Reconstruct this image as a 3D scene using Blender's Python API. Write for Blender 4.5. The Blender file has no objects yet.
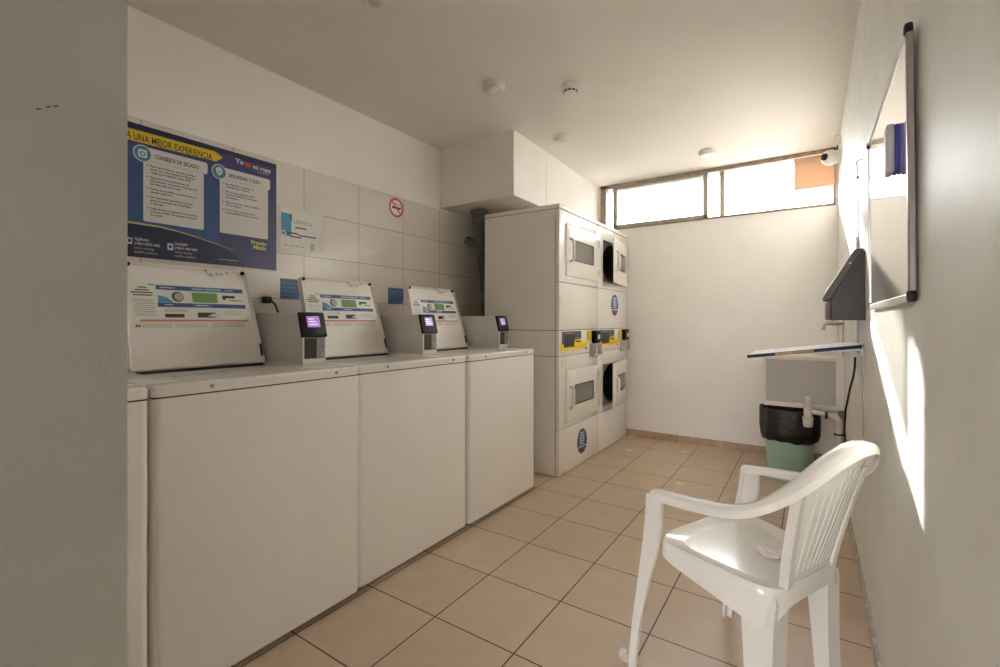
import bpy, bmesh, math, random
from mathutils import Vector, Matrix
random.seed(7)
PI = math.pi
S = bpy.context.scene
COL = S.collection

# ------------------------------------------------------------------ materials
def nodes_of(name):
    m = bpy.data.materials.new(name)
    m.use_nodes = True
    nt = m.node_tree
    b = nt.nodes['Principled BSDF']
    return m, nt, b

def mat(name, col, rough=0.5, metal=0.0, spec=0.5, noise=0.0, nscale=20.0, bump=0.0, bscale=60.0, emit=None, estr=0.0, coat=0.0, trans=0.0, stretch=(1, 1, 1)):
    m, nt, b = nodes_of(name)
    b.inputs['Base Color'].default_value = (*col, 1)
    b.inputs['Roughness'].default_value = rough
    b.inputs['Metallic'].default_value = metal
    b.inputs['Specular IOR Level'].default_value = spec
    if coat:
        b.inputs['Coat Weight'].default_value = coat
        b.inputs['Coat Roughness'].default_value = 0.1
    if emit:
        b.inputs['Emission Color'].default_value = (*emit, 1)
        b.inputs['Emission Strength'].default_value = estr
    if noise or bump:
        tc = nt.nodes.new('ShaderNodeTexCoord')
        mp = nt.nodes.new('ShaderNodeMapping')
        mp.inputs['Scale'].default_value = stretch
        nt.links.new(tc.outputs['Object'], mp.inputs['Vector'])
    if noise:
        n = nt.nodes.new('ShaderNodeTexNoise')
        n.inputs['Scale'].default_value = nscale
        n.inputs['Detail'].default_value = 4
        nt.links.new(mp.outputs['Vector'], n.inputs['Vector'])
        r = nt.nodes.new('ShaderNodeValToRGB')
        r.color_ramp.elements[0].position = 0.3
        r.color_ramp.elements[1].position = 0.7
        r.color_ramp.elements[0].color = (*[c * (1 - noise) for c in col], 1)
        r.color_ramp.elements[1].color = (*[min(1, c * (1 + noise)) for c in col], 1)
        nt.links.new(n.outputs['Fac'], r.inputs['Fac'])
        nt.links.new(r.outputs['Color'], b.inputs['Base Color'])
    if bump:
        n2 = nt.nodes.new('ShaderNodeTexNoise')
        n2.inputs['Scale'].default_value = bscale
        n2.inputs['Detail'].default_value = 5
        nt.links.new(mp.outputs['Vector'], n2.inputs['Vector'])
        bp = nt.nodes.new('ShaderNodeBump')
        bp.inputs['Strength'].default_value = bump
        bp.inputs['Distance'].default_value = 0.01
        nt.links.new(n2.outputs['Fac'], bp.inputs['Height'])
        nt.links.new(bp.outputs['Normal'], b.inputs['Normal'])
    return m

def tile_mat(name, c1, c2, grout, w, h, mortar, loc, rot, rough, noise_amt=0.15, nscale=9.0, bump=0.3):
    m, nt, b = nodes_of(name)
    tc = nt.nodes.new('ShaderNodeTexCoord')
    mp = nt.nodes.new('ShaderNodeMapping')
    mp.vector_type = 'POINT'
    mp.inputs['Location'].default_value = loc
    mp.inputs['Rotation'].default_value = rot
    br = nt.nodes.new('ShaderNodeTexBrick')
    br.offset = 0.0
    br.squash = 1.0
    br.inputs['Color1'].default_value = (*c1, 1)
    br.inputs['Color2'].default_value = (*c2, 1)
    br.inputs['Mortar'].default_value = (*grout, 1)
    br.inputs['Scale'].default_value = 1.0
    br.inputs['Mortar Size'].default_value = mortar
    br.inputs['Mortar Smooth'].default_value = 0.1
    br.inputs['Bias'].default_value = 0.0
    br.inputs['Brick Width'].default_value = w
    br.inputs['Row Height'].default_value = h
    nt.links.new(tc.outputs['Object'], mp.inputs['Vector'])
    nt.links.new(mp.outputs['Vector'], br.inputs['Vector'])
    n = nt.nodes.new('ShaderNodeTexNoise')
    n.inputs['Scale'].default_value = nscale
    n.inputs['Detail'].default_value = 6
    nt.links.new(tc.outputs['Object'], n.inputs['Vector'])
    mx = nt.nodes.new('ShaderNodeMix')
    mx.data_type = 'RGBA'
    mx.blend_type = 'MULTIPLY'
    mx.inputs['Factor'].default_value = 1.0
    rr = nt.nodes.new('ShaderNodeValToRGB')
    rr.color_ramp.elements[0].position = 0.3
    rr.color_ramp.elements[1].position = 0.72
    lo = 1 - noise_amt
    rr.color_ramp.elements[0].color = (lo, lo, lo, 1)
    rr.color_ramp.elements[1].color = (1, 1, 1, 1)
    nt.links.new(n.outputs['Fac'], rr.inputs['Fac'])
    nt.links.new(br.outputs['Color'], mx.inputs['A'])
    nt.links.new(rr.outputs['Color'], mx.inputs['B'])
    nt.links.new(mx.outputs['Result'], b.inputs['Base Color'])
    bp = nt.nodes.new('ShaderNodeBump')
    bp.inputs['Strength'].default_value = bump
    bp.inputs['Distance'].default_value = 0.002
    bp.invert = True
    nt.links.new(br.outputs['Fac'], bp.inputs['Height'])
    nt.links.new(bp.outputs['Normal'], b.inputs['Normal'])
    b.inputs['Roughness'].default_value = rough
    return m

M = {}
M['wall'] = mat('wall_paint', (0.87, 0.835, 0.81), 0.75, noise=0.025, nscale=3, bump=0.12, bscale=90)
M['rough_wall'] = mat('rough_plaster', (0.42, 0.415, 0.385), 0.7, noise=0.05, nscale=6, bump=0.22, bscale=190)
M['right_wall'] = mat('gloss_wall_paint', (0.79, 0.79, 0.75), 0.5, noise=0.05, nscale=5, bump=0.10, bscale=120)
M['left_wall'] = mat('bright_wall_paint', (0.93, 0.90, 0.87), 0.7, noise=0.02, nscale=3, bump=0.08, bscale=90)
M['ceiling'] = mat('ceiling_paint', (0.79, 0.75, 0.71), 0.8, noise=0.02, nscale=2)
TS = 0.3515
M['floor'] = tile_mat('floor_tiles', (0.65, 0.50, 0.365), (0.60, 0.465, 0.34), (0.06, 0.03, 0.018), TS, TS, 0.0028,
                      (1.1826 + TS * 8, -1.3253 + TS * 8, 0), (0, 0, 0), 0.32, 0.09, 9.0)
M['wall_tile'] = tile_mat('wall_tiles', (0.80, 0.745, 0.70), (0.78, 0.725, 0.68), (0.42, 0.36, 0.30), 0.404, 0.2615, 0.0022,
                          (0.0, 0.0, 0), (0, 0, 0), 0.22, 0.05, 3.0, 0.4)
M['base_tile'] = mat('skirting_tile', (0.46, 0.33, 0.235), 0.4, noise=0.15, nscale=14)
M['old_skirting'] = mat('worn_skirting', (0.50, 0.46, 0.40), 0.6, noise=0.4, nscale=22)
M['enamel'] = mat('white_enamel', (0.86, 0.83, 0.80), 0.28, noise=0.015, nscale=5)
M['enamel_warm'] = mat('dryer_enamel', (0.85, 0.825, 0.79), 0.25, noise=0.012, nscale=4)
M['deck'] = mat('deck_enamel', (0.84, 0.81, 0.78), 0.22, noise=0.02, nscale=6)
M['gap'] = mat('dark_gap', (0.05, 0.04, 0.035), 0.8)
M['black'] = mat('black_plastic', (0.012, 0.011, 0.012), 0.5, spec=0.25)
M['rubber'] = mat('black_rubber', (0.02, 0.02, 0.02), 0.7)
M['grey_metal'] = mat('grey_painted_steel', (0.60, 0.585, 0.565), 0.4, noise=0.03, nscale=10)
M['mid_grey'] = mat('mid_grey_plastic', (0.27, 0.265, 0.265), 0.4)
M['light_plastic'] = mat('light_plastic', (0.75, 0.74, 0.71), 0.35)
M['screen'] = mat('purple_screen', (0.25, 0.12, 0.4), 0.3, emit=(0.56, 0.33, 0.78), estr=0.2)
M['screen_mark'] = mat('screen_mark', (0.6, 0.5, 0.8), 0.3, emit=(0.85, 0.6, 0.95), estr=0.27)
M['steel'] = mat('steel', (0.55, 0.54, 0.52), 0.3, metal=1.0)
M['dull_steel'] = mat('dull_steel', (0.38, 0.37, 0.35), 0.45, metal=0.8)
M['alu'] = mat('aluminium', (0.66, 0.64, 0.62), 0.35, metal=0.7)
M['drum'] = mat('dark_drum', (0.07, 0.075, 0.072), 0.5)
M['smoke_glass'] = mat('dim_door_glass', (0.19, 0.17, 0.15), 0.12, coat=0.4)  # base lightened to stand in for the reflection in the door glass
M['navy'] = mat('navy_print', (0.05, 0.053, 0.165), 0.35)
M['dark_navy'] = mat('dark_navy_print', (0.022, 0.025, 0.075), 0.35)
M['blue'] = mat('blue_print', (0.04, 0.095, 0.27), 0.35)
M['mid_blue'] = mat('mid_blue_print', (0.05, 0.22, 0.42), 0.35)
M['sky_blue'] = mat('sky_blue_print', (0.06, 0.31, 0.56), 0.35)
M['teal'] = mat('teal_print', (0.05, 0.27, 0.36), 0.35)
M['yellow'] = mat('yellow_print', (0.78, 0.56, 0.02), 0.35)
M['pale_yellow'] = mat('pale_yellow_print', (0.66, 0.60, 0.16), 0.35)
M['paper'] = mat('white_paper', (0.74, 0.72, 0.72), 0.5)
M['paper_warm'] = mat('warm_white_paper', (0.82, 0.80, 0.76), 0.4)
M['ink'] = mat('dark_ink', (0.03, 0.03, 0.04), 0.5)
M['grey_ink'] = mat('grey_ink', (0.24, 0.23, 0.22), 0.5)
M['pale_ink'] = mat('pale_grey_ink', (0.45, 0.43, 0.41), 0.5)
M['white_ink'] = mat('white_ink', (0.75, 0.75, 0.78), 0.5)
M['red'] = mat('red_print', (0.60, 0.05, 0.04), 0.4)
M['orange_ink'] = mat('orange_print', (0.62, 0.27, 0.13), 0.4)
M['green_ink'] = mat('green_print', (0.16, 0.42, 0.06), 0.4)
M['purple_panel'] = mat('purple_grey_panel', (0.075, 0.065, 0.085), 0.3)
M['dryer_yellow'] = mat('yellow_sticker', (0.92, 0.68, 0.015), 0.4)
M['box_grey'] = mat('charcoal_box', (0.045, 0.04, 0.042), 0.5, noise=0.1, nscale=40)
M['box_brown'] = mat('brown_black_lid', (0.06, 0.042, 0.04), 0.45)
M['maroon'] = mat('maroon_panel', (0.07, 0.02, 0.02), 0.4)
M['shelf_top'] = mat('pale_shelf_laminate', (0.68, 0.70, 0.76), 0.3)
M['shelf_edge'] = mat('dark_shelf_edge', (0.022, 0.03, 0.065), 0.7, spec=0.15)
M['shelf_worn'] = mat('worn_edge_wood', (0.42, 0.27, 0.12), 0.6, noise=0.3, nscale=60)
M['sink'] = mat('sink_white', (0.76, 0.73, 0.68), 0.4, noise=0.03, nscale=8)
M['sink_panel'] = mat('sink_grey_panel', (0.44, 0.41, 0.375), 0.5, noise=0.04, nscale=8)
M['pvc'] = mat('grey_pvc', (0.58, 0.54, 0.49), 0.4, noise=0.12, nscale=30)
M['bin'] = mat('sage_green_plastic', (0.36, 0.52, 0.435), 0.4)
M['bag'] = mat('black_bin_bag', (0.008, 0.007, 0.007), 0.4, bump=0.9, bscale=28)
M['chair'] = mat('white_chair_plastic', (0.82, 0.80, 0.765), 0.13, noise=0.02, nscale=6)
M['duct'] = mat('grey_metal_duct', (0.11, 0.115, 0.105), 0.45, metal=0.3, noise=0.45, nscale=18, bump=0.3, bscale=30)
M['frame_brown'] = mat('brown_window_frame', (0.27, 0.20, 0.15), 0.5, noise=0.3, nscale=25)
M['sash'] = mat('bronze_sash', (0.40, 0.365, 0.315), 0.45, noise=0.08, nscale=20)
M['alu_reflection'] = mat('aluminium_brown_reflection', (0.30, 0.24, 0.235), 0.35, metal=0.3)  # aluminium with a brownish reflection put into its base colour
M['felt'] = mat('blue_felt', (0.07, 0.08, 0.42), 0.9)
M['eraser_grey'] = mat('grey_eraser', (0.50, 0.49, 0.53), 0.5)
M['tissue'] = mat('crumpled_paper', (0.72, 0.66, 0.66), 0.8)
M['board'] = mat('gloss_board', (0.76, 0.745, 0.70), 0.06, coat=1.0)
M['wrap'] = mat('cloudy_plastic', (0.62, 0.58, 0.53), 0.3)

def glass_mat():
    m, nt, b = nodes_of('window_glass')
    nt.nodes.remove(b)
    out = nt.nodes['Material Output']
    tr = nt.nodes.new('ShaderNodeBsdfTransparent')
    tr.inputs['Color'].default_value = (0.97, 0.98, 0.97, 1)
    gl = nt.nodes.new('ShaderNodeBsdfGlossy')
    gl.inputs['Roughness'].default_value = 0.02
    fr = nt.nodes.new('ShaderNodeFresnel')
    fr.inputs['IOR'].default_value = 1.45
    mx = nt.nodes.new('ShaderNodeMixShader')
    nt.links.new(fr.outputs['Fac'], mx.inputs['Fac'])
    nt.links.new(tr.outputs['BSDF'], mx.inputs[1])
    nt.links.new(gl.outputs['BSDF'], mx.inputs[2])
    nt.links.new(mx.outputs['Shader'], out.inputs['Surface'])
    return m
M['glass'] = glass_mat()

def film_mat():
    m, nt, b = nodes_of('hazy_film')
    nt.nodes.remove(b)
    out = nt.nodes['Material Output']
    tr = nt.nodes.new('ShaderNodeBsdfTransparent')
    tl = nt.nodes.new('ShaderNodeBsdfTranslucent')
    tl.inputs['Color'].default_value = (0.30, 0.30, 0.295, 1)
    mx = nt.nodes.new('ShaderNodeMixShader')
    mx.inputs['Fac'].default_value = 0.70
    nt.links.new(tr.outputs['BSDF'], mx.inputs[1])
    nt.links.new(tl.outputs['BSDF'], mx.inputs[2])
    nt.links.new(mx.outputs['Shader'], out.inputs['Surface'])
    return m
M['film'] = film_mat()

def card_mat():
    m, nt, b = nodes_of('thin_cardboard')
    out = nt.nodes['Material Output']
    b.inputs['Base Color'].default_value = (0.72, 0.52, 0.37, 1)
    b.inputs['Roughness'].default_value = 0.8
    tl = nt.nodes.new('ShaderNodeBsdfTranslucent')
    tl.inputs['Color'].default_value = (0.36, 0.26, 0.185, 1)
    mx = nt.nodes.new('ShaderNodeMixShader')
    mx.inputs['Fac'].default_value = 0.32
    nt.links.new(b.outputs['BSDF'], mx.inputs[1])
    nt.links.new(tl.outputs['BSDF'], mx.inputs[2])
    nt.links.new(mx.outputs['Shader'], out.inputs['Surface'])
    return m
M['cardboard'] = card_mat()

# ------------------------------------------------------------------ mesh builder
class MB:
    def __init__(s, material='enamel'):
        s.bm = bmesh.new(); s.mats = []; s.mi = 0; s.mat(material)
    def mat(s, key):
        if key not in s.mats: s.mats.append(key)
        s.mi = s.mats.index(key); return s
    def merge(s, tmp, X=None):
        vm = {}
        for v in tmp.verts:
            vm[v] = s.bm.verts.new(X @ v.co if X else v.co)
        for f in tmp.faces:
            try:
                g = s.bm.faces.new([vm[v] for v in f.verts]); g.material_index = s.mi
            except ValueError: pass
        tmp.free(); return s
    def box(s, x0, x1, y0, y1, z0, z1, bev=0.0, seg=2, X=None):
        t = bmesh.new()
        bmesh.ops.create_cube(t, size=1)
        for v in t.verts:
            v.co = Vector(((x0 + x1) / 2 + v.co.x * (x1 - x0), (y0 + y1) / 2 + v.co.y * (y1 - y0), (z0 + z1) / 2 + v.co.z * (z1 - z0)))
        if bev > 0:
            bmesh.ops.bevel(t, geom=t.edges[:], offset=bev, segments=seg, profile=0.5, affect='EDGES')
        return s.merge(t, X)
    def poly(s, pts, X=None):
        vs = [s.bm.verts.new(X @ Vector(p) if X else Vector(p)) for p in pts]
        f = s.bm.faces.new(vs); f.material_index = s.mi; return s
    def prism(s, pts, d, bev=0.0, seg=2, X=None):
        """polygon (3D points) extruded by the vector d"""
        t = bmesh.new(); d = Vector(d)
        a = [t.verts.new(Vector(p)) for p in pts]; b = [t.verts.new(Vector(p) + d) for p in pts]
        n = len(pts)
        t.faces.new(a); t.faces.new(list(reversed(b)))
        for i in range(n): t.faces.new([a[i], b[i], b[(i + 1) % n], a[(i + 1) % n]])
        bmesh.ops.recalc_face_normals(t, faces=t.faces[:])
        if bev > 0:
            bmesh.ops.bevel(t, geom=t.edges[:], offset=bev, segments=seg, profile=0.5, affect='EDGES')
        return s.merge(t, X)
    def rings(s, rings, cap=True, closed=False, X=None):
        t = bmesh.new()
        R = [[t.verts.new(Vector(p)) for p in r] for r in rings]
        n = len(R[0]); m = len(R)
        for i in range(m if closed else m - 1):
            a, b = R[i], R[(i + 1) % m]
            for j in range(n): t.faces.new([a[j], a[(j + 1) % n], b[(j + 1) % n], b[j]])
        if cap and not closed:
            t.faces.new(list(reversed(R[0]))); t.faces.new(R[-1])
        bmesh.ops.recalc_face_normals(t, faces=t.faces[:])
        return s.merge(t, X)
    def tube(s, pts, r, n=12, X=None):
        pts = [Vector(p) for p in pts]
        rr = r if isinstance(r, (list, tuple)) else [r] * len(pts)
        up = None; rings = []
        for i, p in enumerate(pts):
            d = (pts[min(i + 1, len(pts) - 1)] - pts[max(i - 1, 0)]).normalized()
            if up is None:
                up = Vector((0, 0, 1)) if abs(d.z) < 0.9 else Vector((1, 0, 0))
            u = (up - d * up.dot(d)).normalized(); v = d.cross(u); up = u
            rings.append([p + rr[i] * (u * math.cos(2 * PI * k / n) + v * math.sin(2 * PI * k / n)) for k in range(n)])
        return s.rings(rings, X=X)
    def lathe(s, prof, c=(0, 0, 0), axis='z', n=28, cap=True, X=None):
        c = Vector(c); rings = []
        for r, h in prof:
            ring = []
            for k in range(n):
                a = 2 * PI * k / n; p, q = max(r, 1e-5) * math.cos(a), max(r, 1e-5) * math.sin(a)
                ring.append(c + (Vector((p, q, h)) if axis == 'z' else Vector((h, p, q)) if axis == 'x' else Vector((p, h, q))))
            rings.append(ring)
        return s.rings(rings, cap=cap, X=X)
    def disc(s, c, U, V, ru, rv, n=28):
        c, U, V = Vector(c), Vector(U), Vector(V)
        return s.poly([c + U * ru * math.cos(2 * PI * k / n) + V * rv * math.sin(2 * PI * k / n) for k in range(n)])
    def text(s, body, o, U, V, size, width=None, fat=0.0, align='LEFT'):
        """letters as flat faces on the plane (o, U, V)"""
        c = bpy.data.curves.new('t', 'FONT'); c.body = body; c.size = size; c.resolution_u = 2; c.offset = fat; c.align_x = align
        ob = bpy.data.objects.new('t', c); COL.objects.link(ob)
        dg = bpy.context.evaluated_depsgraph_get()
        me = bpy.data.meshes.new_from_object(ob.evaluated_get(dg))
        bpy.data.objects.remove(ob); bpy.data.curves.remove(c)
        o, U, V = Vector(o), Vector(U).normalized(), Vector(V).normalized()
        if len(me.vertices):
            xs = [v.co.x for v in me.vertices]
            k = 1.0
            if width: k = width / max(1e-6, max(xs) - min(xs))
            vs = [s.bm.verts.new(o + U * v.co.x * k + V * v.co.y) for v in me.vertices]
            for p in me.polygons:
                try:
                    f = s.bm.faces.new([vs[i] for i in p.vertices]); f.material_index = s.mi
                except ValueError: pass
        bpy.data.meshes.remove(me); return s
    def build(s, name, parent=None, angle=35, loc=None):
        me = bpy.data.meshes.new(name)
        s.bm.normal_update(); s.bm.to_mesh(me); s.bm.free()
        for k in s.mats: me.materials.append(M[k])
        for p in me.polygons: p.use_smooth = True
        me.set_sharp_from_angle(angle=math.radians(angle))
        o = bpy.data.objects.new(name, me); COL.objects.link(o)
        if parent: o.parent = parent
        if loc: o.location = loc
        return o

def tag(o, label, cat, group=None, kind=None):
    o['label'] = label; o['category'] = cat
    if group: o['group'] = group
    if kind: o['kind'] = kind
    return o
def thing(name, label, cat, loc=(0, 0, 0), rz=0.0, group=None):
    o = bpy.data.objects.new(name, None); o.empty_display_size = 0.05; COL.objects.link(o)
    o.location = loc; o.rotation_euler = (0, 0, rz)
    return tag(o, label, cat, group)
def struct(o, label, cat='room'):
    o['kind'] = 'structure'; o['label'] = label; o['category'] = cat; return o
def copy_tree(o, parent=None):
    kids = [c for c in bpy.data.objects if c.parent == o]
    c = o.copy(); COL.objects.link(c)
    if parent: c.parent = parent
    for k in kids: copy_tree(k, c)
    return c

# ------------------------------------------------------------------ the room
LX, RX, BY, CZ = -2.51, 0.183, 4.49, 2.52
FY = -3.4
WTOP = 2.487
m = MB('floor'); m.box(LX - 0.15, RX + 0.15, FY, BY + 0.15, -0.1, 0.0)
struct(m.build('floor'), 'beige square floor tiles with dark brown grout', 'floor')
m = MB('ceiling'); m.prism([(LX - 0.15, FY, CZ), (LX - 0.15, 2.9, CZ), (LX - 0.15, BY, WTOP), (LX - 0.15, BY + 0.15, WTOP), (LX - 0.15, BY + 0.15, CZ + 0.12), (LX - 0.15, FY, CZ + 0.12)], (RX - LX + 0.3, 0, 0))
struct(m.build('ceiling'), 'plain cream painted ceiling', 'ceiling')
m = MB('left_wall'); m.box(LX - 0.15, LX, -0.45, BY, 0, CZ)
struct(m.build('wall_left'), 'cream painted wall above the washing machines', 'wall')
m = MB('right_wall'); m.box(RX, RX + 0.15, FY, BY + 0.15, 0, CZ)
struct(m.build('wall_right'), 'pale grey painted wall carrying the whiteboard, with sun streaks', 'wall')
WX0, WX1, WZ0, WZ1 = -1.77, 0.165, 2.035, 2.487
m = MB('wall')
m.box(LX, WX0, BY, BY + 0.15, 0, CZ); m.box(WX1, RX, BY, BY + 0.15, 0, CZ)
m.box(WX0, WX1, BY, BY + 0.15, 0, WZ0)
struct(m.build('wall_back'), 'white painted end wall under the long high window', 'wall')
m = MB('wall'); m.box(LX - 0.15, -0.95, -0.45, -0.30, 0, CZ)
m.box(-0.15, RX, FY, FY + 0.12, 0, CZ); m.box(-0.80, -0.15, FY, FY + 0.12, 2.05, CZ)  # leaves an unseen opening, placed and sized to let in fill light
struct(m.build('wall_front'), 'unseen wall behind the camera around an opening added for fill light', 'wall')
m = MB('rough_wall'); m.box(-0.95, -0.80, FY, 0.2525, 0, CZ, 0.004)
m.mat('ink')
for (yy, zz, ln, a) in ((0.158, 1.383, 0.005, 0.4), (0.167, 1.389, 0.005, 0.5), (0.174, 1.393, 0.005, 0.4)):
    m.poly([(-0.7995, yy, zz), (-0.7995, yy + ln, zz + ln * a), (-0.7995, yy + ln, zz + ln * a + 0.0016), (-0.7995, yy, zz + 0.0016)])
struct(m.build('wall_partition'), 'rough grey plaster wall end filling the left side, with a small black scuff', 'wall')
# tiled band: brick pattern runs in the object's own x/y, so the slab is modelled flat and stood up
m = MB('wall_tile'); m.box(0, 4.79, 0, 2.03, 0, 0.01)
o = m.build('wall_left_tiles')
o.matrix_world = Matrix(((0, 0, 1, LX), (1, 0, 0, -0.30), (0, 1, 0, 0), (0, 0, 0, 1)))
mp = M['wall_tile'].node_tree.nodes['Mapping']
mp.inputs['Location'].default_value = (-(1.642 + 0.30) + 0.404 * 6, -(2.033 - 0.2615 * 8) , 0)
struct(o, 'large pale wall tiles behind the washing machines, below the paint', 'wall')
# soffit box
SX, SY, SZ = -1.798, 2.868, 2.043
m = MB('wall'); m.box(LX, SX, SY, BY, SZ, CZ)
m.box(SX - 0.002, SX + 0.003, 3.37, 3.385, SZ, CZ)
struct(m.build('trim_1'), 'boxed-in white soffit hanging from the ceiling above the dryers', 'ceiling')
# skirtings
m = MB('base_tile')
x = -2.41
while x < RX - 0.01:
    m.box(x, min(x + TS - 0.003, RX - 0.001), BY - 0.009, BY, 0.0, 0.068, 0.0015, 1); x += TS
struct(m.build('baseboard_back'), 'brown tile skirting along the end wall', 'skirting')
m = MB('old_skirting'); m.box(RX - 0.009, RX, FY, BY - 0.01, 0.0, 0.062, 0.002, 1)
struct(m.build('baseboard_right'), 'dirty pale skirting along the right wall', 'skirting')

# ------------------------------------------------------------------ window
w = bpy.data.objects.new('window_1', None); COL.objects.link(w); w.location = ((WX0 + WX1) / 2, BY, WZ0)
struct(w, 'long high sliding window with bright daylight behind it', 'window')
wx = (WX0 + WX1) / 2
def wb(mb, x0, x1, y0, y1, z0, z1, b=0.003): mb.box(x0 - wx, x1 - wx, y0 - BY, y1 - BY, z0 - WZ0, z1 - WZ0, b, 1)
m = MB('frame_brown')
wb(m, WX0, WX1, BY - 0.012, BY + 0.15, WZ1 - 0.035, WZ1)
wb(m, WX0, WX1, BY - 0.012, BY + 0.15, WZ0, WZ0 + 0.018)  # extra depth over the unseen sill, added to cut sun bounce to the ceiling
wb(m, WX0, WX0 + 0.058, BY - 0.012, BY + 0.07, WZ0, WZ1)
wb(m, WX1 - 0.018, WX1, BY - 0.012, BY + 0.07, WZ0, WZ1)
m.build('window_frame', w)
def sash(x0, x1, yc, mat_):
    m = MB(mat_)
    st = 0.042
    wb(m, x0, x0 + st, yc - 0.012, yc + 0.012, WZ0 + 0.018, WZ1 - 0.035)
    wb(m, x1 - st, x1, yc - 0.012, yc + 0.012, WZ0 + 0.018, WZ1 - 0.035)
    wb(m, x0, x1, yc - 0.012, yc + 0.012, WZ0 + 0.018, WZ0 + 0.05)
    wb(m, x0, x1, yc - 0.012, yc + 0.012, WZ1 - 0.05, WZ1 - 0.035)
    s_ = m.build('sash', w)
    g = MB('glass'); wb(g, x0 + st - 0.004, x1 - st + 0.004, yc - 0.002, yc + 0.002, WZ0 + 0.045, WZ1 - 0.045, 0)
    g.build('pane', s_)
sash(-1.645, -0.762, BY + 0.012, 'sash')
g = MB('film'); wb(g, -1.604, -0.803, BY + 0.0145, BY + 0.0155, WZ0 + 0.108, WZ1 - 0.05, 0)
g.build('frosted_film', w)['label'] = 'hazy film on the upper part of the sliding pane'
m = MB('sash')
wb(m, -0.672, -0.632, BY + 0.033, BY + 0.057, WZ0 + 0.018, WZ1 - 0.035)
s_ = m.build('mullion', w)
g = MB('glass'); wb(g, WX0 + 0.05, WX1 - 0.016, BY + 0.043, BY + 0.047, WZ0 + 0.015, WZ1 - 0.03, 0)
g.build('pane', w)
m = MB('ink')
m.text('12', (-0.055 - wx, -0.003 + 0.043, 2.09 - WZ0), (1, 0, 0), (0, 0, 1), 0.075)
m.build('number_marking', w)['label'] = 'faint grey number 12 low on the pane'
m = MB('paper_warm'); wb(m, 0.095, 0.125, BY - 0.02, BY + 0.01, 2.075, 2.11, 0.006)
m.build('latch', w)
# cardboard taped inside the window
m = MB('cardboard'); m.box(-0.132, 0.132, 0, 0.004, 0, 0.262, 0.001, 1)
tag(m.build('cardboard_sheet', loc=(0.022, BY - 0.022, 2.182)), 'orange-brown cardboard sheet taped over the right end of the high window', 'cardboard')

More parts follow.
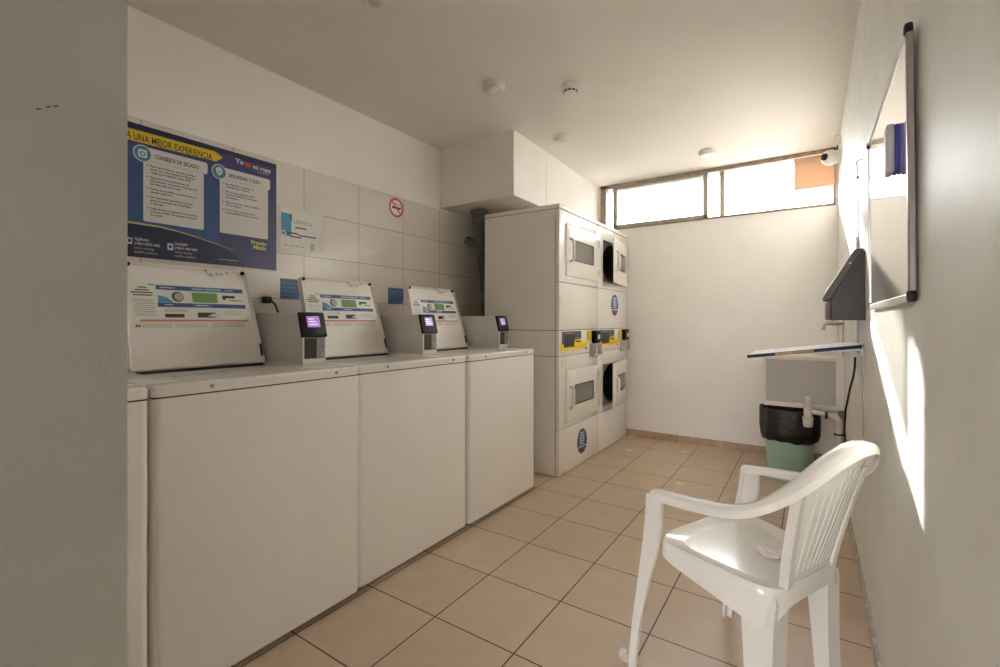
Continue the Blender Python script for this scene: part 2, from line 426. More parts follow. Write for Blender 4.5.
# ------------------------------------------------------------------ washing machines
DK = 0.938
def lid_frame():
    o = Vector((-0.455, 0.088, 0.940)); V = Vector((-0.115, 0, 0.402)); L = V.length; V.normalize()
    U = Vector((0, 1, 0)); N = Vector((V.z, 0, -V.x))
    X = Matrix.Translation(o) @ Matrix((U, V, N)).transposed().to_4x4()
    return X, L
def make_washer():
    t = thing('washing_machine', 'x', 'washing machine')
    W = 0.72
    m = MB('enamel')
    # cabinet as a prism in plan with rounded front corners
    def plan(x0, x1, y0, y1, r, z0, z1, mb, bev=0.0):
        pts = [(x0, y0, z0)]
        for k in range(7):
            a = -PI / 2 + PI / 2 * k / 6; pts.append((x1 - r + r * math.cos(a), y0 + r + r * math.sin(a), z0))
        for k in range(7):
            a = PI / 2 * k / 6; pts.append((x1 - r + r * math.cos(a), y1 - r + r * math.sin(a), z0))
        pts.append((x0, y1, z0))
        mb.prism(pts, (0, 0, z1 - z0), bev)
    plan(-0.70, 0.0, 0.001, W - 0.001, 0.022, 0.024, 0.900, m)
    m.build('cabinet', t)
    m = MB('gap'); m.box(-0.66, -0.035, 0.03, W - 0.03, 0.010, 0.025); m.build('plinth', t)
    for fx in (-0.62, -0.06):
        for fy in (0.06, W - 0.06):
            m = MB('rubber'); m.lathe([(0.016, 0.0), (0.022, 0.002), (0.022, 0.02), (0.012, 0.022), (0.012, 0.026)], (fx, fy, 0), n=14); m.build('foot', t)
    m = MB('gap'); m.box(-0.69, -0.006, 0.006, W - 0.006, 0.899, 0.906); m.build('deck_seam', t)
    # deck with a shallow recess and tub mouth
    m = MB('deck')
    plan(-0.70, 0.002, 0.0, W, 0.024, 0.905, 0.931, m, 0.0)
    hx0, hx1, hy0, hy1 = -0.447, -0.075, 0.11, 0.565
    m.box(-0.70, hx0, 0.001, W - 0.001, 0.923, DK, 0.006)
    m.box(hx1, 0.0, 0.004, W - 0.004, 0.918, DK, 0.009, 3)
    m.box(hx0 - 0.01, hx1 + 0.01, 0.001, hy0, 0.923, DK, 0.006)
    m.box(hx0 - 0.01, hx1 + 0.01, hy1, W - 0.001, 0.923, DK, 0.006)
    d = m.build('deck', t)
    m = MB('gap'); m.box(hx0 - 0.004, hx0 + 0.004, hy0, hy1, 0.930, DK + 0.0015); m.build('lid_shade_line', d)  # dark strip painted for the shaded opening line at the lid's foot
    m = MB('grey_ink')
    for k, (a, b) in enumerate(((0.155, 0.172), (0.19, 0.205), (0.222, 0.285), (0.305, 0.34))):
        m.poly([(-0.26, a, 0.9316), (-0.26, b, 0.9316), (-0.31, b, 0.9316), (-0.31, a, 0.9316)])
    m.build('deck_marking', d)
    for fy in (0.155, W - 0.115):
        m = MB('dull_steel'); m.lathe([(0.0065, 0.0), (0.0065, 0.004), (0.004, 0.006), (0.0, 0.006)], (0.001, fy, 0.922), 'x', 12); m.build('screw', d)
    # low console behind the lid
    m = MB('enamel'); m.box(-0.69, -0.535, 0.12, 0.52, DK - 0.002, 1.07, 0.012); m.build('console', t)
    # lid, leaning back
    X, L = lid_frame()
    m = MB('enamel')
    Wl, Wt = 0.491, 0.462
    tp = lambda ring: [(0.012 * y / L + x * (Wl + (Wt - 0.012 - Wl) * y / L) / Wl, y, z) for x, y, z in ring]
    # slightly tapered pan with a raised rim
    def rr(x0, x1, y0, y1, r, z, n=5):
        p = []
        for cx, cy, a0 in ((x1 - r, y0 + r, -PI / 2), (x1 - r, y1 - r, 0), (x0 + r, y1 - r, PI / 2), (x0 + r, y0 + r, PI)):
            for k in range(n + 1):
                a = a0 + PI / 2 * k / n; p.append((cx + r * math.cos(a), cy + r * math.sin(a), z))
        return p
    m.rings([tp(q) for q in (rr(0.0, Wl, 0, L, 0.016, -0.018), rr(0, Wl, 0, L, 0.016, 0.006), rr(0.004, Wl - 0.004, 0.004, L - 0.004, 0.013, 0.011),
             rr(0.010, Wl - 0.010, 0.010, L - 0.010, 0.010, 0.006), rr(0.013, Wl - 0.013, 0.013, L - 0.013, 0.009, 0.0))], X=X)
    lid = m.build('lid', t, 30)
    m = MB('gap'); m.prism([(Wl + 0.0005, 0.012, -0.02), (Wl + 0.004, 0.012, -0.02), (Wt + 0.005, L - 0.015, -0.02), (Wt + 0.0015, L - 0.015, -0.02)], (0, 0, 0.018), X=X); m.box(0.02, Wl - 0.01, -0.004, 0.0, -0.012, 0.004, X=X)
    m.build('edge_seal', lid)
    for u in (0.030, Wt - 0.016):
        m = MB('rubber'); m.lathe([(0.0085, 0.004), (0.0085, 0.012), (0.005, 0.016), (0.0, 0.016)], (u, L - 0.012, 0), n=12, X=X); m.build('bumper', lid)
    m = MB('light_plastic')
    m.prism([(0.295, L - 0.006, 0.004), (0.41, L - 0.006, 0.004), (0.395, L - 0.020, 0.004), (0.372, L - 0.022, 0.004), (0.362, L - 0.030, 0.004), (0.335, L - 0.030, 0.004),
             (0.325, L - 0.037, 0.004), (0.308, L - 0.034, 0.004), (0.298, L - 0.020, 0.004)], (0, 0, 0.006), X=X)
    m.mat('ink')
    for u, v in ((0.292, 0.016), (0.31, 0.031), (0.333, 0.026), (0.352, 0.026), (0.375, 0.017)):
        m.box(u, u + 0.007, L - v, L - v + 0.004, 0.0095, 0.011, X=X)
    m.build('latch_strip', lid)
    m = MB('black'); m.box(Wl - 0.016, Wl - 0.009, 0.03, 0.085, 0.004, 0.013, 0.002, 1, X=X); m.build('hinge_stop', lid)
    # printed instruction sticker (pictures and unreadably fine print)
    m = MB('paper_warm')
    k = L / 0.402
    def mu(u): return 1.09 * (0.026 + (u - 0.028) * 0.72 if u < 0.135 else 0.104 + (u - 0.140) * 1.158)
    def vz(z): return (1.12 + (z - 1.12) * 1.09 - 0.940) * k
    def P(u0, u1, z0, z1, h=0.0012):
        u0, u1, v0, v1 = mu(u0), mu(u1), vz(z0), vz(z1)
        return m.poly([X @ Vector(q) for q in ((u0, v0, h), (u1, v0, h), (u1, v1, h), (u0, v1, h))])
    P(0.028, 0.405, 1.094, 1.252, 0.0008)
    m.mat('green_ink'); P(0.105, 0.132, 1.246, 1.251)
    m.mat('ink')
    for i, (a, b) in enumerate(((0.062, 0.098), (0.052, 0.108), (0.034, 0.122), (0.042, 0.118))): P(a, b, 1.2355 - i * 0.009, 1.2395 - i * 0.009)
    m.mat('pale_ink')
    for i in range(9): P(0.036 + (i % 3) * 0.004, 0.126 - (i % 2) * 0.009, 1.194 - i * 0.0068, 1.1965 - i * 0.0068)
    m.mat('blue'); P(0.140, 0.397, 1.232, 1.248); P(0.140, 0.400, 1.171, 1.186)
    m.mat('mid_blue'); P(0.233, 0.330, 1.2325, 1.2475, 0.0015); P(0.236, 0.29, 1.1715, 1.1855, 0.0015)
    m.mat('white_ink')
    for (a, b) in ((0.15, 0.19), (0.24, 0.27), (0.275, 0.325), (0.338, 0.365)): P(a, b, 1.2385, 1.2415, 0.0019)
    for (a, b) in ((0.158, 0.18), (0.245, 0.28)): P(a, b, 1.1775, 1.1805, 0.0019)
    m.mat('sky_blue'); m.poly([X @ Vector(q) for q in ((mu(0.141), vz(1.187), 0.0014), (mu(0.185), vz(1.187), 0.0014), (mu(0.166), vz(1.205), 0.0014), (mu(0.144), vz(1.212), 0.0014))])
    m.mat('ink'); m.disc(X @ Vector((mu(0.196), vz(1.2085), 0.0015)), X.to_3x3() @ Vector((1, 0, 0)), X.to_3x3() @ Vector((0, 1, 0)), 0.021, 0.021)
    m.mat('pale_ink'); m.disc(X @ Vector((mu(0.199), vz(1.2085), 0.0018)), X.to_3x3() @ Vector((1, 0, 0)), X.to_3x3() @ Vector((0, 1, 0)), 0.016, 0.017)
    m.mat('green_ink'); P(0.236, 0.312, 1.190, 1.227, 0.0015)
    m.mat('grey_ink')
    for i in range(5): P(0.243 + i * 0.013, 0.249 + i * 0.013, 1.196, 1.221, 0.0018)
    m.mat('ink'); P(0.328, 0.368, 1.210, 1.220, 0.0015); P(0.328, 0.338, 1.203, 1.212, 0.0015); P(0.35, 0.39, 1.200, 1.203, 0.0015)
    P(0.156, 0.208, 1.134, 1.147, 0.0015); P(0.246, 0.300, 1.134, 1.153, 0.0015)
    m.mat('paper'); m.poly([X @ Vector(q) for q in ((mu(0.275), vz(1.139), 0.0018), (mu(0.312), vz(1.136), 0.0018), (mu(0.318), vz(1.147), 0.0018), (mu(0.292), vz(1.149), 0.0018))])
    m.mat('pale_ink')
    for i in range(3): P(0.155, 0.22, 1.1535 + i * 0.005, 1.1555 + i * 0.005); P(0.325, 0.39, 1.145 + i * 0.006, 1.147 + i * 0.006)
    m.mat('orange_ink'); P(0.058, 0.402, 1.119, 1.1265, 0.0015)
    m.mat('pale_ink')
    for i in range(3): P(0.062, 0.17, 1.0995 + i * 0.0055, 1.1015 + i * 0.0055); P(0.18, 0.27, 1.0995 + i * 0.0055, 1.1015 + i * 0.0055); P(0.285, 0.39, 1.0995 + i * 0.0055, 1.1015 + i * 0.0055)
    m.mat('ink')
    for du in (0, 0.011):
        m.poly([X @ Vector(q) for q in ((mu(0.036 + du), vz(1.101), 0.0016), (mu(0.048 + du), vz(1.101), 0.0016), (mu(0.042 + du), vz(1.112), 0.0016))])
    m.build('instruction_sticker', lid)
    # card payment box with slanted display
    y0, y1, xf = 0.592, 0.702, -0.20
    zt, zk, zb = 1.158, 1.064, DK + 0.010
    m = MB('grey_metal')
    m.prism([(xf - 0.36, y0, zb), (xf - 0.004, y0, zb), (xf - 0.004, y0, zk), (xf - 0.030, y0, zt), (xf - 0.36, y0, zt)], (0, y1 - y0, 0), 0.003, 2)
    pb = m.build('payment_box', t)
    m = MB('light_plastic'); m.box(xf - 0.35, xf - 0.004, y0 + 0.004, y1 - 0.004, DK - 0.002, zb + 0.002); m.box(xf - 0.006, xf + 0.003, y0, y1, zb - 0.003, zb + 0.016, 0.002, 1)
    m.box(xf - 0.006, xf + 0.002, y0, y0 + 0.008, zb, zk - 0.004, 0.001, 1); m.box(xf - 0.006, xf + 0.002, y1 - 0.006, y1, zb, zk - 0.004, 0.001, 1)
    m.build('front_frame', pb)
    m = MB('black'); m.prism([(xf - 0.006, y0 - 0.003, zk - 0.012), (xf + 0.008, y0 - 0.003, zk - 0.008), (xf + 0.006, y0 - 0.003, zk + 0.004), (xf - 0.018, y0 - 0.003, zt - 0.002), (xf - 0.028, y0 - 0.003, zt + 0.002), (xf - 0.032, y0 - 0.003, zt - 0.008)], (0, y1 - y0 + 0.006, 0), 0.002, 2)
    bz = m.build('display_bezel', pb)
    a = Vector((xf + 0.006, 0, zk + 0.004)); b = Vector((xf - 0.018, 0, zt - 0.002)); dv = (b - a); nn = Vector((dv.z, 0, -dv.x)).normalized() * 0.0006
    m = MB('screen')
    def Q(v0, v1, s0, s1, off=1.0):
        q = [a + dv * s + nn * off for s in (s0, s0, s1, s1)]
        for vv, yy in zip(q, (v0, v1, v1, v0)): vv.y = yy
        m.poly(q)
    Q(y0 + 0.026, y0 + 0.086, 0.32, 0.84)
    m.mat('screen_mark')
    for i in range(3): Q(y0 + 0.034, y0 + 0.076 - 0.008 * i, 0.42 + 0.13 * i, 0.48 + 0.13 * i, 2)
    m.build('screen', bz)
    m = MB('gap'); m.box(xf - 0.005, xf - 0.0005, y0 + 0.010, y0 + 0.066, zb + 0.018, zk - 0.014); m.build('card_slot', pb)
    m = MB('mid_grey'); m.box(xf - 0.006, xf + 0.001, y0 + 0.066, y1 - 0.007, zb + 0.016, zk - 0.013, 0.001, 1)
    m.mat('gap'); m.box(xf + 0.0008, xf + 0.0014, y0 + 0.067, y1 - 0.008, zk - 0.05, zk - 0.048)
    cp = m.build('coin_panel', pb)
    m = MB('steel'); m.lathe([(0.006, 0), (0.006, 0.003), (0.0, 0.003)], (xf + 0.001, y1 - 0.018, zb + 0.032), 'x', 12); m.build('lock', cp)
    return t
w1 = make_washer()
WASH = ((0.537, 'white top-loading washing machine nearest in full view, lid raised beneath the blue poster', 0.0),
        (1.257, 'white top-loading washing machine in the middle of the three fully seen', 0.008),
        (1.984, 'white top-loading washing machine at the row end nearest the dryers', 0.0),
        (-0.187, 'white washing machine of which only a strip shows beside the grey plaster wall', 0.0))
G = 'row of top-loading washing machines'
for i, (y0, lab, dx) in enumerate(WASH):
    o = w1 if i == 0 else copy_tree(w1)
    o.location = (-1.53 - dx, y0, 0); o['label'] = lab; o['category'] = 'washing machine'; o['group'] = G

# ------------------------------------------------------------------ stacked dryers
def make_dryer(ajar, sticker, label, loc):
    t = thing('stacked_dryer', label, 'tumble dryer', loc, 0, 'stacked tumble dryers')
    W, D, H = 0.728, 0.655, 1.968
    c = MB('enamel')
    zs = (0.012, 0.864, 0.868, 1.053, 1.057, 1.900)
    for z0, z1 in ((0.006, 0.864), (0.868, 1.053), (1.057, 1.934)):
        for ys in (0.0, W - 0.012): c.box(-D, -0.034, ys, ys + 0.012, z0, z1, 0.001, 1)
    c.box(-D, -D + 0.012, 0.012, W - 0.012, 0.012, 1.934)
    for z in (0.012, 0.86, 1.05, 1.888): c.box(-D + 0.012, -0.036, 0.012, W - 0.012, z, z + 0.01)
    cab = c.build('cabinet', t)
    m = MB('gap'); m.box(-D + 0.02, -0.04, 0.004, 0.010, 0.02, 1.89); m.box(-0.04, -0.028, 0.004, W - 0.004, 0.02, 0.34); m.box(-0.045, -0.03, 0.004, W - 0.004, 0.86, 1.41)
    m.box(-0.0335, -0.029, 0.003, 0.006, 0.014, 1.90)
    m.box(-0.6, -0.05, 0.05, W - 0.05, 0.0, 0.010)
    m.build('dark_joint', cab)
    m = MB('enamel_warm'); m.box(-D - 0.002, 0.004, -0.002, W + 0.002, 1.938, H, 0.004); m.build('top_cap', t)
    m = MB('gap'); m.box(-D + 0.005, -0.004, 0.004, W - 0.004, 1.932, 1.939); m.build('cap_seam', t)
    def panel(name, z0, z1):
        m = MB('enamel_warm'); m.box(-0.030, 0.0, 0.001, W - 0.001, z0, z1, 0.004); return m.build(name, t)
    low = panel('kick_panel', 0.006, 0.334)
    mid = panel('blank_panel', 1.058, 1.404)
    # door surrounds + recess with drum mouth
    for nm, z0, z1, d0, d1, g0, g1 in (('upper', 1.408, 1.934, 1.457, 1.842, 1.578, 1.738), ('lower', 0.338, 0.864, 0.368, 0.758, 0.487, 0.640)):
        oy0, oy1, oz0, oz1 = 0.115, 0.71, d0 + 0.012, d1 - 0.012
        m = MB('enamel_warm')
        m.box(-0.030, 0.0, 0.001, oy0, z0, z1, 0.003); m.box(-0.030, 0.0, oy1, W - 0.001, z0, z1, 0.003)
        m.box(-0.030, -0.0003, oy0 - 0.005, oy1 + 0.005, z0, oz0, 0.002); m.box(-0.030, -0.0003, oy0 - 0.005, oy1 + 0.005, oz1, z1, 0.002)
        if nm == 'lower':
            m.mat('ink')
            for (a, b) in ((0.03, 0.83), (0.03, 0.80), (0.055, 0.835), (0.055, 0.815), (0.05, 0.795)): m.disc((0.0005, a, b), (0, 1, 0), (0, 0, 1), 0.004, 0.004, 10)
        sr = m.build('door_surround', t)
        # recessed face plate with a round hole, and the drum
        m = MB('mid_grey')
        cy, cz, r = 0.40, (oz0 + oz1) / 2, 0.172
        outer, inner = [], []
        for k in range(48):
            a = 2 * PI * k / 48; ca, sa = math.cos(a), math.sin(a)
            s_ = min((oy1 - cy if ca > 0 else cy - oy0) / max(1e-6, abs(ca)), (oz1 - cz) / max(1e-6, abs(sa)))
            outer.append((-0.028, cy + ca * s_, cz + sa * s_)); inner.append((-0.034, cy + ca * (r + 0.05 * abs(ca)), cz + sa * r))
        drum = [(-0.045, cy + (p[1] - cy) * 1.0, cz + (p[2] - cz)) for p in inner]
        back = [(-0.50, cy + (p[1] - cy) * 1.05, cz + (p[2] - cz) * 1.0) for p in inner]
        m.rings([outer, inner], cap=False)
        m.mat('drum'); m.rings([inner, drum, back], cap=False); m.poly(back)
        m.build('drum', t)
        # door: rotates about its right edge
        dy0, dy1 = 0.105, 0.722
        m = MB('enamel_warm')
        gy0, gy1 = 0.235, 0.615
        def ring(y0, y1, z0, z1, r, x, n=4):
            p = []
            for cy_, cz_, a0 in ((y1 - r, z0 + r, -PI / 2), (y1 - r, z1 - r, 0), (y0 + r, z1 - r, PI / 2), (y0 + r, z0 + r, PI)):
                for k in range(n + 1):
                    a = a0 + PI / 2 * k / n; p.append((x, cy_ + r * math.cos(a), cz_ + r * math.sin(a)))
            return p
        hy = dy1
        sh = lambda R: [(x, y - hy, z) for x, y, z in R]
        m.rings([sh(ring(dy0, dy1, d0, d1, 0.012, 0.001)), sh(ring(dy0, dy1, d0, d1, 0.012, 0.009)), sh(ring(dy0 + 0.005, dy1 - 0.005, d0 + 0.005, d1 - 0.005, 0.010, 0.012)),
                 sh(ring(gy0, gy1, g0, g1, 0.016, 0.012)), sh(ring(gy0 + 0.002, gy1 - 0.002, g0 + 0.002, g1 - 0.002, 0.015, 0.005))], cap=False)
        m.poly(list(reversed(sh(ring(dy0, dy1, d0, d1, 0.012, 0.001)))))
        door = m.build(nm + '_door' if False else 'door', t, loc=(0, hy, 0))
        m = MB('smoke_glass'); m.poly(sh(ring(gy0 + 0.002, gy1 - 0.002, g0 + 0.002, g1 - 0.002, 0.015, 0.0055))); m.build('door_glass', door)
        m = MB('rubber')
        R1 = sh(ring(gy0 + 0.001, gy1 - 0.001, g0 + 0.001, g1 - 0.001, 0.016, 0.0135)); R2 = sh(ring(gy0 + 0.008, gy1 - 0.008, g0 + 0.008, g1 - 0.008, 0.012, 0.0125))
        m.rings([R1, R2], cap=False); 
        m.build('glass_seal', door)
        m = MB('light_plastic')
        yh, za, zb_ = 0.155 - hy, g0 - 0.012, g1 - 0.004
        m.tube([(0.011, yh, za), (0.035, yh, za + 0.004), (0.044, yh, za + 0.02), (0.044, yh, zb_ - 0.02), (0.035, yh, zb_ - 0.004), (0.011, yh, zb_)], 0.011, 10)
        m.box(0.010, 0.016, yh - 0.02, yh + 0.03, za - 0.014, za + 0.014, 0.003, 1); m.box(0.010, 0.016, yh - 0.02, yh + 0.03, zb_ - 0.014, zb_ + 0.014, 0.003, 1)
        m.build('handle', door)
        for z in (d0 + 0.07, d1 - 0.07):
            m = MB('dull_steel'); m.lathe([(0.006, -0.028), (0.006, 0.028)], (0.008, 0.004, z), n=10); m.build('hinge', door)
        if ajar: door.rotation_euler = (0, 0, math.radians(ajar[0] if nm == 'upper' else ajar[1]))
    # control panel
    cp = panel('control_panel', 0.868, 1.054)
    m = MB('purple_panel'); m.box(-0.002, 0.0012, 0.045, 0.385, 0.945, 1.046)
    m.mat('ink'); m.box(0.0, 0.0018, 0.080, 0.255, 0.925, 1.025)
    m.mat('grey_ink'); m.box(0.0, 0.0026, 0.100, 0.235, 1.028, 1.034); m.box(0.0, 0.0022, 0.28, 0.36, 0.988, 0.996)
    m.build('display', cp)
    m = MB('dryer_yellow')
    m.prism([(0, 0.020, 0.903), (0, 0.30, 0.903), (0, 0.50, 0.918), (0, 0.50, 0.962), (0, 0.40, 0.962), (0, 0.385, 0.988), (0, 0.27, 0.980), (0, 0.258, 0.952), (0, 0.078, 0.948), (0, 0.025, 0.962)], (0.0015, 0, 0))
    m.box(0, 0.0016, 0.492, 0.572, 0.963, 1.046)
    m.mat('ink'); m.box(0.0, 0.0021, 0.285, 0.37, 0.960, 0.972)
    for i in range(3): m.box(0.0, 0.0021, 0.51, 0.53, 0.975 + i * 0.022, 0.985 + i * 0.022)
    m.mat('orange_ink')
    for i in range(4): m.box(0.0, 0.002, 0.1 + i * 0.05, 0.135 + i * 0.05, 0.926, 0.932)
    m.build('price_sticker', cp)
    m = MB('red'); m.lathe([(0.006, 0), (0.006, 0.006), (0, 0.006)], (0, 0.475, 0.905), 'x', 12); m.build('start_button', cp)
    m = MB('black'); m.box(0.0, 0.040, 0.590, 0.706, 0.942, 1.046, 0.010, 2)
    m.mat('white_ink'); m.box(0.039, 0.0405, 0.635, 0.680, 0.975, 1.010)
    m.build('card_reader', cp)
    m = MB('grey_metal')
    m.box(0.0, 0.004, 0.560, 0.722, 0.845, 0.935); m.box(0.0, 0.040, 0.560, 0.564, 0.845, 0.93); m.box(0.0, 0.040, 0.716, 0.722, 0.845, 0.935); m.box(0.0, 0.043, 0.540, 0.724, 0.840, 0.848, 0.002, 1)
    m.box(0.0, 0.036, 0.56, 0.722, 0.927, 0.935)
    m.mat('gap'); m.box(0.004, 0.0055, 0.585, 0.66, 0.855, 0.92)
    m.build('card_tray', cp)
    # round sticker
    sy, sz, par, zz = sticker
    m = MB('navy'); m.disc((0.0006, sy, sz), (0, 1, 0), (0, 0, 1), 0.094, 0.098, 36)
    m.mat('white_ink')
    for i in range(5):
        hw = 0.045 - 0.006 * abs(i - 2)
        m.poly([(0.0010, sy - hw, sz + 0.060 - i * 0.021), (0.0010, sy + hw, sz + 0.060 - i * 0.021), (0.0010, sy + hw, sz + 0.068 - i * 0.021), (0.0010, sy - hw, sz + 0.068 - i * 0.021)])
    m.mat('mid_blue')
    m.poly([(0.0009, sy - 0.052, sz - 0.022), (0.0009, sy + 0.052, sz - 0.022), (0.0009, sy + 0.045, sz + 0.07), (0.0009, sy - 0.045, sz + 0.07)])
    m.mat('white_ink')
    m.poly([(0.0010, sy - 0.078, sz - 0.048), (0.0010, sy - 0.02, sz - 0.043), (0.0010, sy, sz - 0.055), (0.0010, sy + 0.02, sz - 0.043), (0.0010, sy + 0.078, sz - 0.048), (0.0010, sy + 0.078, sz - 0.040), (0.0010, sy + 0.02, sz - 0.034), (0.0010, sy, sz - 0.046), (0.0010, sy - 0.02, sz - 0.034), (0.0010, sy - 0.078, sz - 0.040)])
    m.build('round_sticker', low if par == 'low' else mid)['label'] = 'round dark blue sticker with pale rows'
    return t
make_dryer(None, (0.402, 0.180, 'low', 0), 'white stacked tumble dryer nearer the washers, both doors shut, round blue sticker near floor', (-1.496, 2.996, 0))
make_dryer((8.5, 8), (0.40, 1.27, 'mid', 0), 'white stacked tumble dryer beside the end wall, both doors ajar, blue sticker at mid height', (-1.496, 3.732, 0))

# exhaust duct behind the dryers
t = thing('exhaust_duct', 'dark grey metal exhaust duct dropping from soffit behind the dryers', 'duct', (-2.285, 3.10, 1.0))
m = MB('duct')
m.tube([(0, 0, 1.043), (0, 0, 0.98), (0.005, 0, 0.86), (0.035, 0.0, 0.66), (0.06, 0.01, 0.45), (0.07, 0.02, 0.1), (0.07, 0.02, -1.0)], [0.058, 0.058, 0.055, 0.048, 0.046, 0.045, 0.045], 18)
m.build('pipe', t)
m = MB('duct'); m.lathe([(0.066, 0.0), (0.066, 0.035)], (0, 0, 1.006), n=20); m.build('collar', t)
m = MB('duct'); m.tube([(0.02, 0, 0.76), (-0.06, -0.03, 0.78), (-0.10, -0.04, 0.80)], [0.036, 0.036, 0.034], 14); m.build('branch', t)

# ------------------------------------------------------------------ things on the tiled wall
PX = LX + 0.0105
U, V = (0, 1, 0), (0, 0, 1)
# blue poster
t = MB('navy')
Y0, Y1, Z0, Z1 = 0.44, 1.468, 1.408, 2.003
t.box(0, 0.003, Y0 - 0.44, Y1 - 0.44, 0, Z1 - Z0)
poster = tag(t.build('poster', loc=(PX, Y0, Z0)), 'large blue laundry advice poster with a yellow arrow banner on the tiled wall', 'poster')
class PM(MB): pass
def pr(mb, pts, h): mb.poly([(0.003 + h, y - Y0, z - Z0) for y, z in pts])
def rect(mb, y0, y1, z0, z1, h): pr(mb, [(y0, z0), (y1, z0), (y1, z1), (y0, z1)], h)
def rrect(mb, y0, y1, z0, z1, r, h, n=4):
    p = []
    for cy, cz, a0 in ((y1 - r, z0 + r, -PI / 2), (y1 - r, z1 - r, 0), (y0 + r, z1 - r, PI / 2), (y0 + r, z0 + r, PI)):
        for k in range(n + 1):
            a = a0 + PI / 2 * k / n; p.append((cy + r * math.cos(a), cz + r * math.sin(a)))
    pr(mb, p, h)
m = MB('dark_navy'); rect(m, Y0, Y1, 1.978, Z1, 0.0002)
pr(m, [(Y0, Z0), (1.30, Z0), (1.245, 1.47), (1.16, 1.503), (1.063, 1.527), (0.98, 1.543), (0.90, 1.552), (0.787, 1.553), (Y0, 1.545)], 0.0003)
m.mat('blue'); pr(m, [(Y0, 1.56), (0.79, 1.565), (0.9, 1.562), (1.0, 1.545), (1.10, 1.53), (1.16, 1.51), (1.16, 1.80), (1.1, 1.90), (Y0, 1.91)], 0.0003)
m.mat('pale_yellow')
top = [(Y0, 1.556), (0.787, 1.563), (0.903, 1.561), (0.98, 1.551), (1.063, 1.535), (1.16, 1.511), (1.245, 1.487)]
pr(m, top + [(y, z - 0.010 * (1 - i / 6.5)) for i, (y, z) in reversed(list(enumerate(top)))], 0.0005)
m.build('background_print', poster)
m = MB('yellow'); pr(m, [(Y0, 1.915), (1.150, 1.929), (1.182, 1.956), (1.145, 1.978), (Y0, 1.969)], 0.0006)
m.mat('ink'); m.text('PARA UNA MEJOR EXPERIENCIA', (0.0041, 0.728 - Y0, 1.930 - Z0), U, V, 0.043, 0.402, 0.0006)
m.build('arrow_banner', poster)
def icon(cy, cz):
    m = MB('white_ink'); m.disc((0.0046, cy - Y0, cz - Z0), U, V, 0.036, 0.038)
    m.mat('teal'); m.disc((0.0049, cy - Y0, cz - Z0), U, V, 0.032, 0.034)
    m.mat('white_ink'); return m
def lines(mb, y, z, rows, size, lh, gap):
    for row in rows:
        mb.disc((0.0044, y - 0.011 - Y0, z + size * 0.33 - Z0), U, V, 0.003, 0.003, 8)
        for ln in row:
            mb.text(ln, (0.0044, y - Y0, z - Z0), U, V, size, None, 0.0003); z -= lh
        z -= gap
m = MB('paper'); rrect(m, 0.842, 1.092, 1.573, 1.86, 0.008, 0.0006); rrect(m, 0.845, 1.110, 1.851, 1.909, 0.012, 0.0008)
m.mat('pale_ink'); rect(m, 0.87, 1.09, 1.8495, 1.8515, 0.001)
m.mat('ink'); m.text('CONSEJOS DE SECADO', (0.0044, 0.885 - Y0, 1.867 - Z0), U, V, 0.026, 0.185, 0.0006)
lines(m, 0.868, 1.824, (('Para que todas tus prendas queden', 'secas, no sobrecargues ni llenes la', 'carga de la máquina (max. 3/4).'),
      ('Sigue las recomendaciones de', 'temperatura de secado indicadas en', 'las etiquetas de la ropa.'), ('Revisa los bolsillos y cierres que no', 'queden abiertos.'),
      ('No introducir plásticos, cauchos,', 'goma ni prendas sin centrifugar', 'o estrujar.'), ('Deja abierta la puerta de la secadora', 'y limpia el filtro de pelusas después', 'de usarla.')), 0.0132, 0.0142, 0.009)
m.build('advice_panel', poster)
m = icon(0.839, 1.876); rrect(m, 0.822, 0.856, 1.858, 1.893, 0.004, 0.0022)
m.mat('teal'); m.disc((0.0055, 0.839 - Y0, 1.874 - Z0), U, V, 0.011, 0.011); m.mat('white_ink'); m.disc((0.0057, 0.839 - Y0, 1.874 - Z0), U, V, 0.006, 0.006)
m.build('dryer_icon', poster)
m = MB('paper'); rrect(m, 1.167, 1.419, 1.573, 1.86, 0.008, 0.0006); rrect(m, 1.17, 1.431, 1.848, 1.908, 0.012, 0.0008)
m.mat('pale_ink'); rect(m, 1.19, 1.415, 1.8495, 1.8515, 0.001)
m.mat('ink'); m.text('SEGURIDAD Y ASEO', (0.0044, 1.21 - Y0, 1.867 - Z0), U, V, 0.026, 0.165, 0.0006)
lines(m, 1.195, 1.824, (('Las máquinas y equipos son', 'revisados por técnicos.'), ('No te responsabilices sobre', 'prendas olvidadas en esta sala,', 'tus equipos.'),
      ('Evita introducir material metálico', 'en los equipos.'), ('El buen uso y aseo de esta es', 'responsabilidad de los usuarios.')), 0.0132, 0.0142, 0.011)
m.build('safety_panel', poster)
m = icon(1.164, 1.881)
pr(m, [(1.148, 1.897), (1.164, 1.904), (1.180, 1.897), (1.178, 1.875), (1.164, 1.860), (1.150, 1.875)], 0.0022)
m.mat('teal'); pr(m, [(1.154, 1.881), (1.161, 1.872), (1.175, 1.889), (1.173, 1.892), (1.161, 1.878), (1.157, 1.884)], 0.0025)
m.build('shield_icon', poster)
m = MB('white_ink')
m.text('Yo', (0.0044, 1.245 - Y0, 1.950 - Z0), U, V, 0.034, 0.043, 0.0008); m.text('mi ropa', (0.0044, 1.335 - Y0, 1.944 - Z0), U, V, 0.034, 0.098, 0.0008)
rect(m, 1.36, 1.425, 1.931, 1.933, 0.0006)
m.mat('red'); hp = []
for k in range(32):
    a = 2 * PI * k / 32; hx = 16 * math.sin(a) ** 3; hz = 13 * math.cos(a) - 5 * math.cos(2 * a) - 2 * math.cos(3 * a) - math.cos(4 * a)
    hp.append((1.310 + hx * 0.00125, 1.955 + hz * 0.00115))
pr(m, list(reversed(hp)), 0.0006)
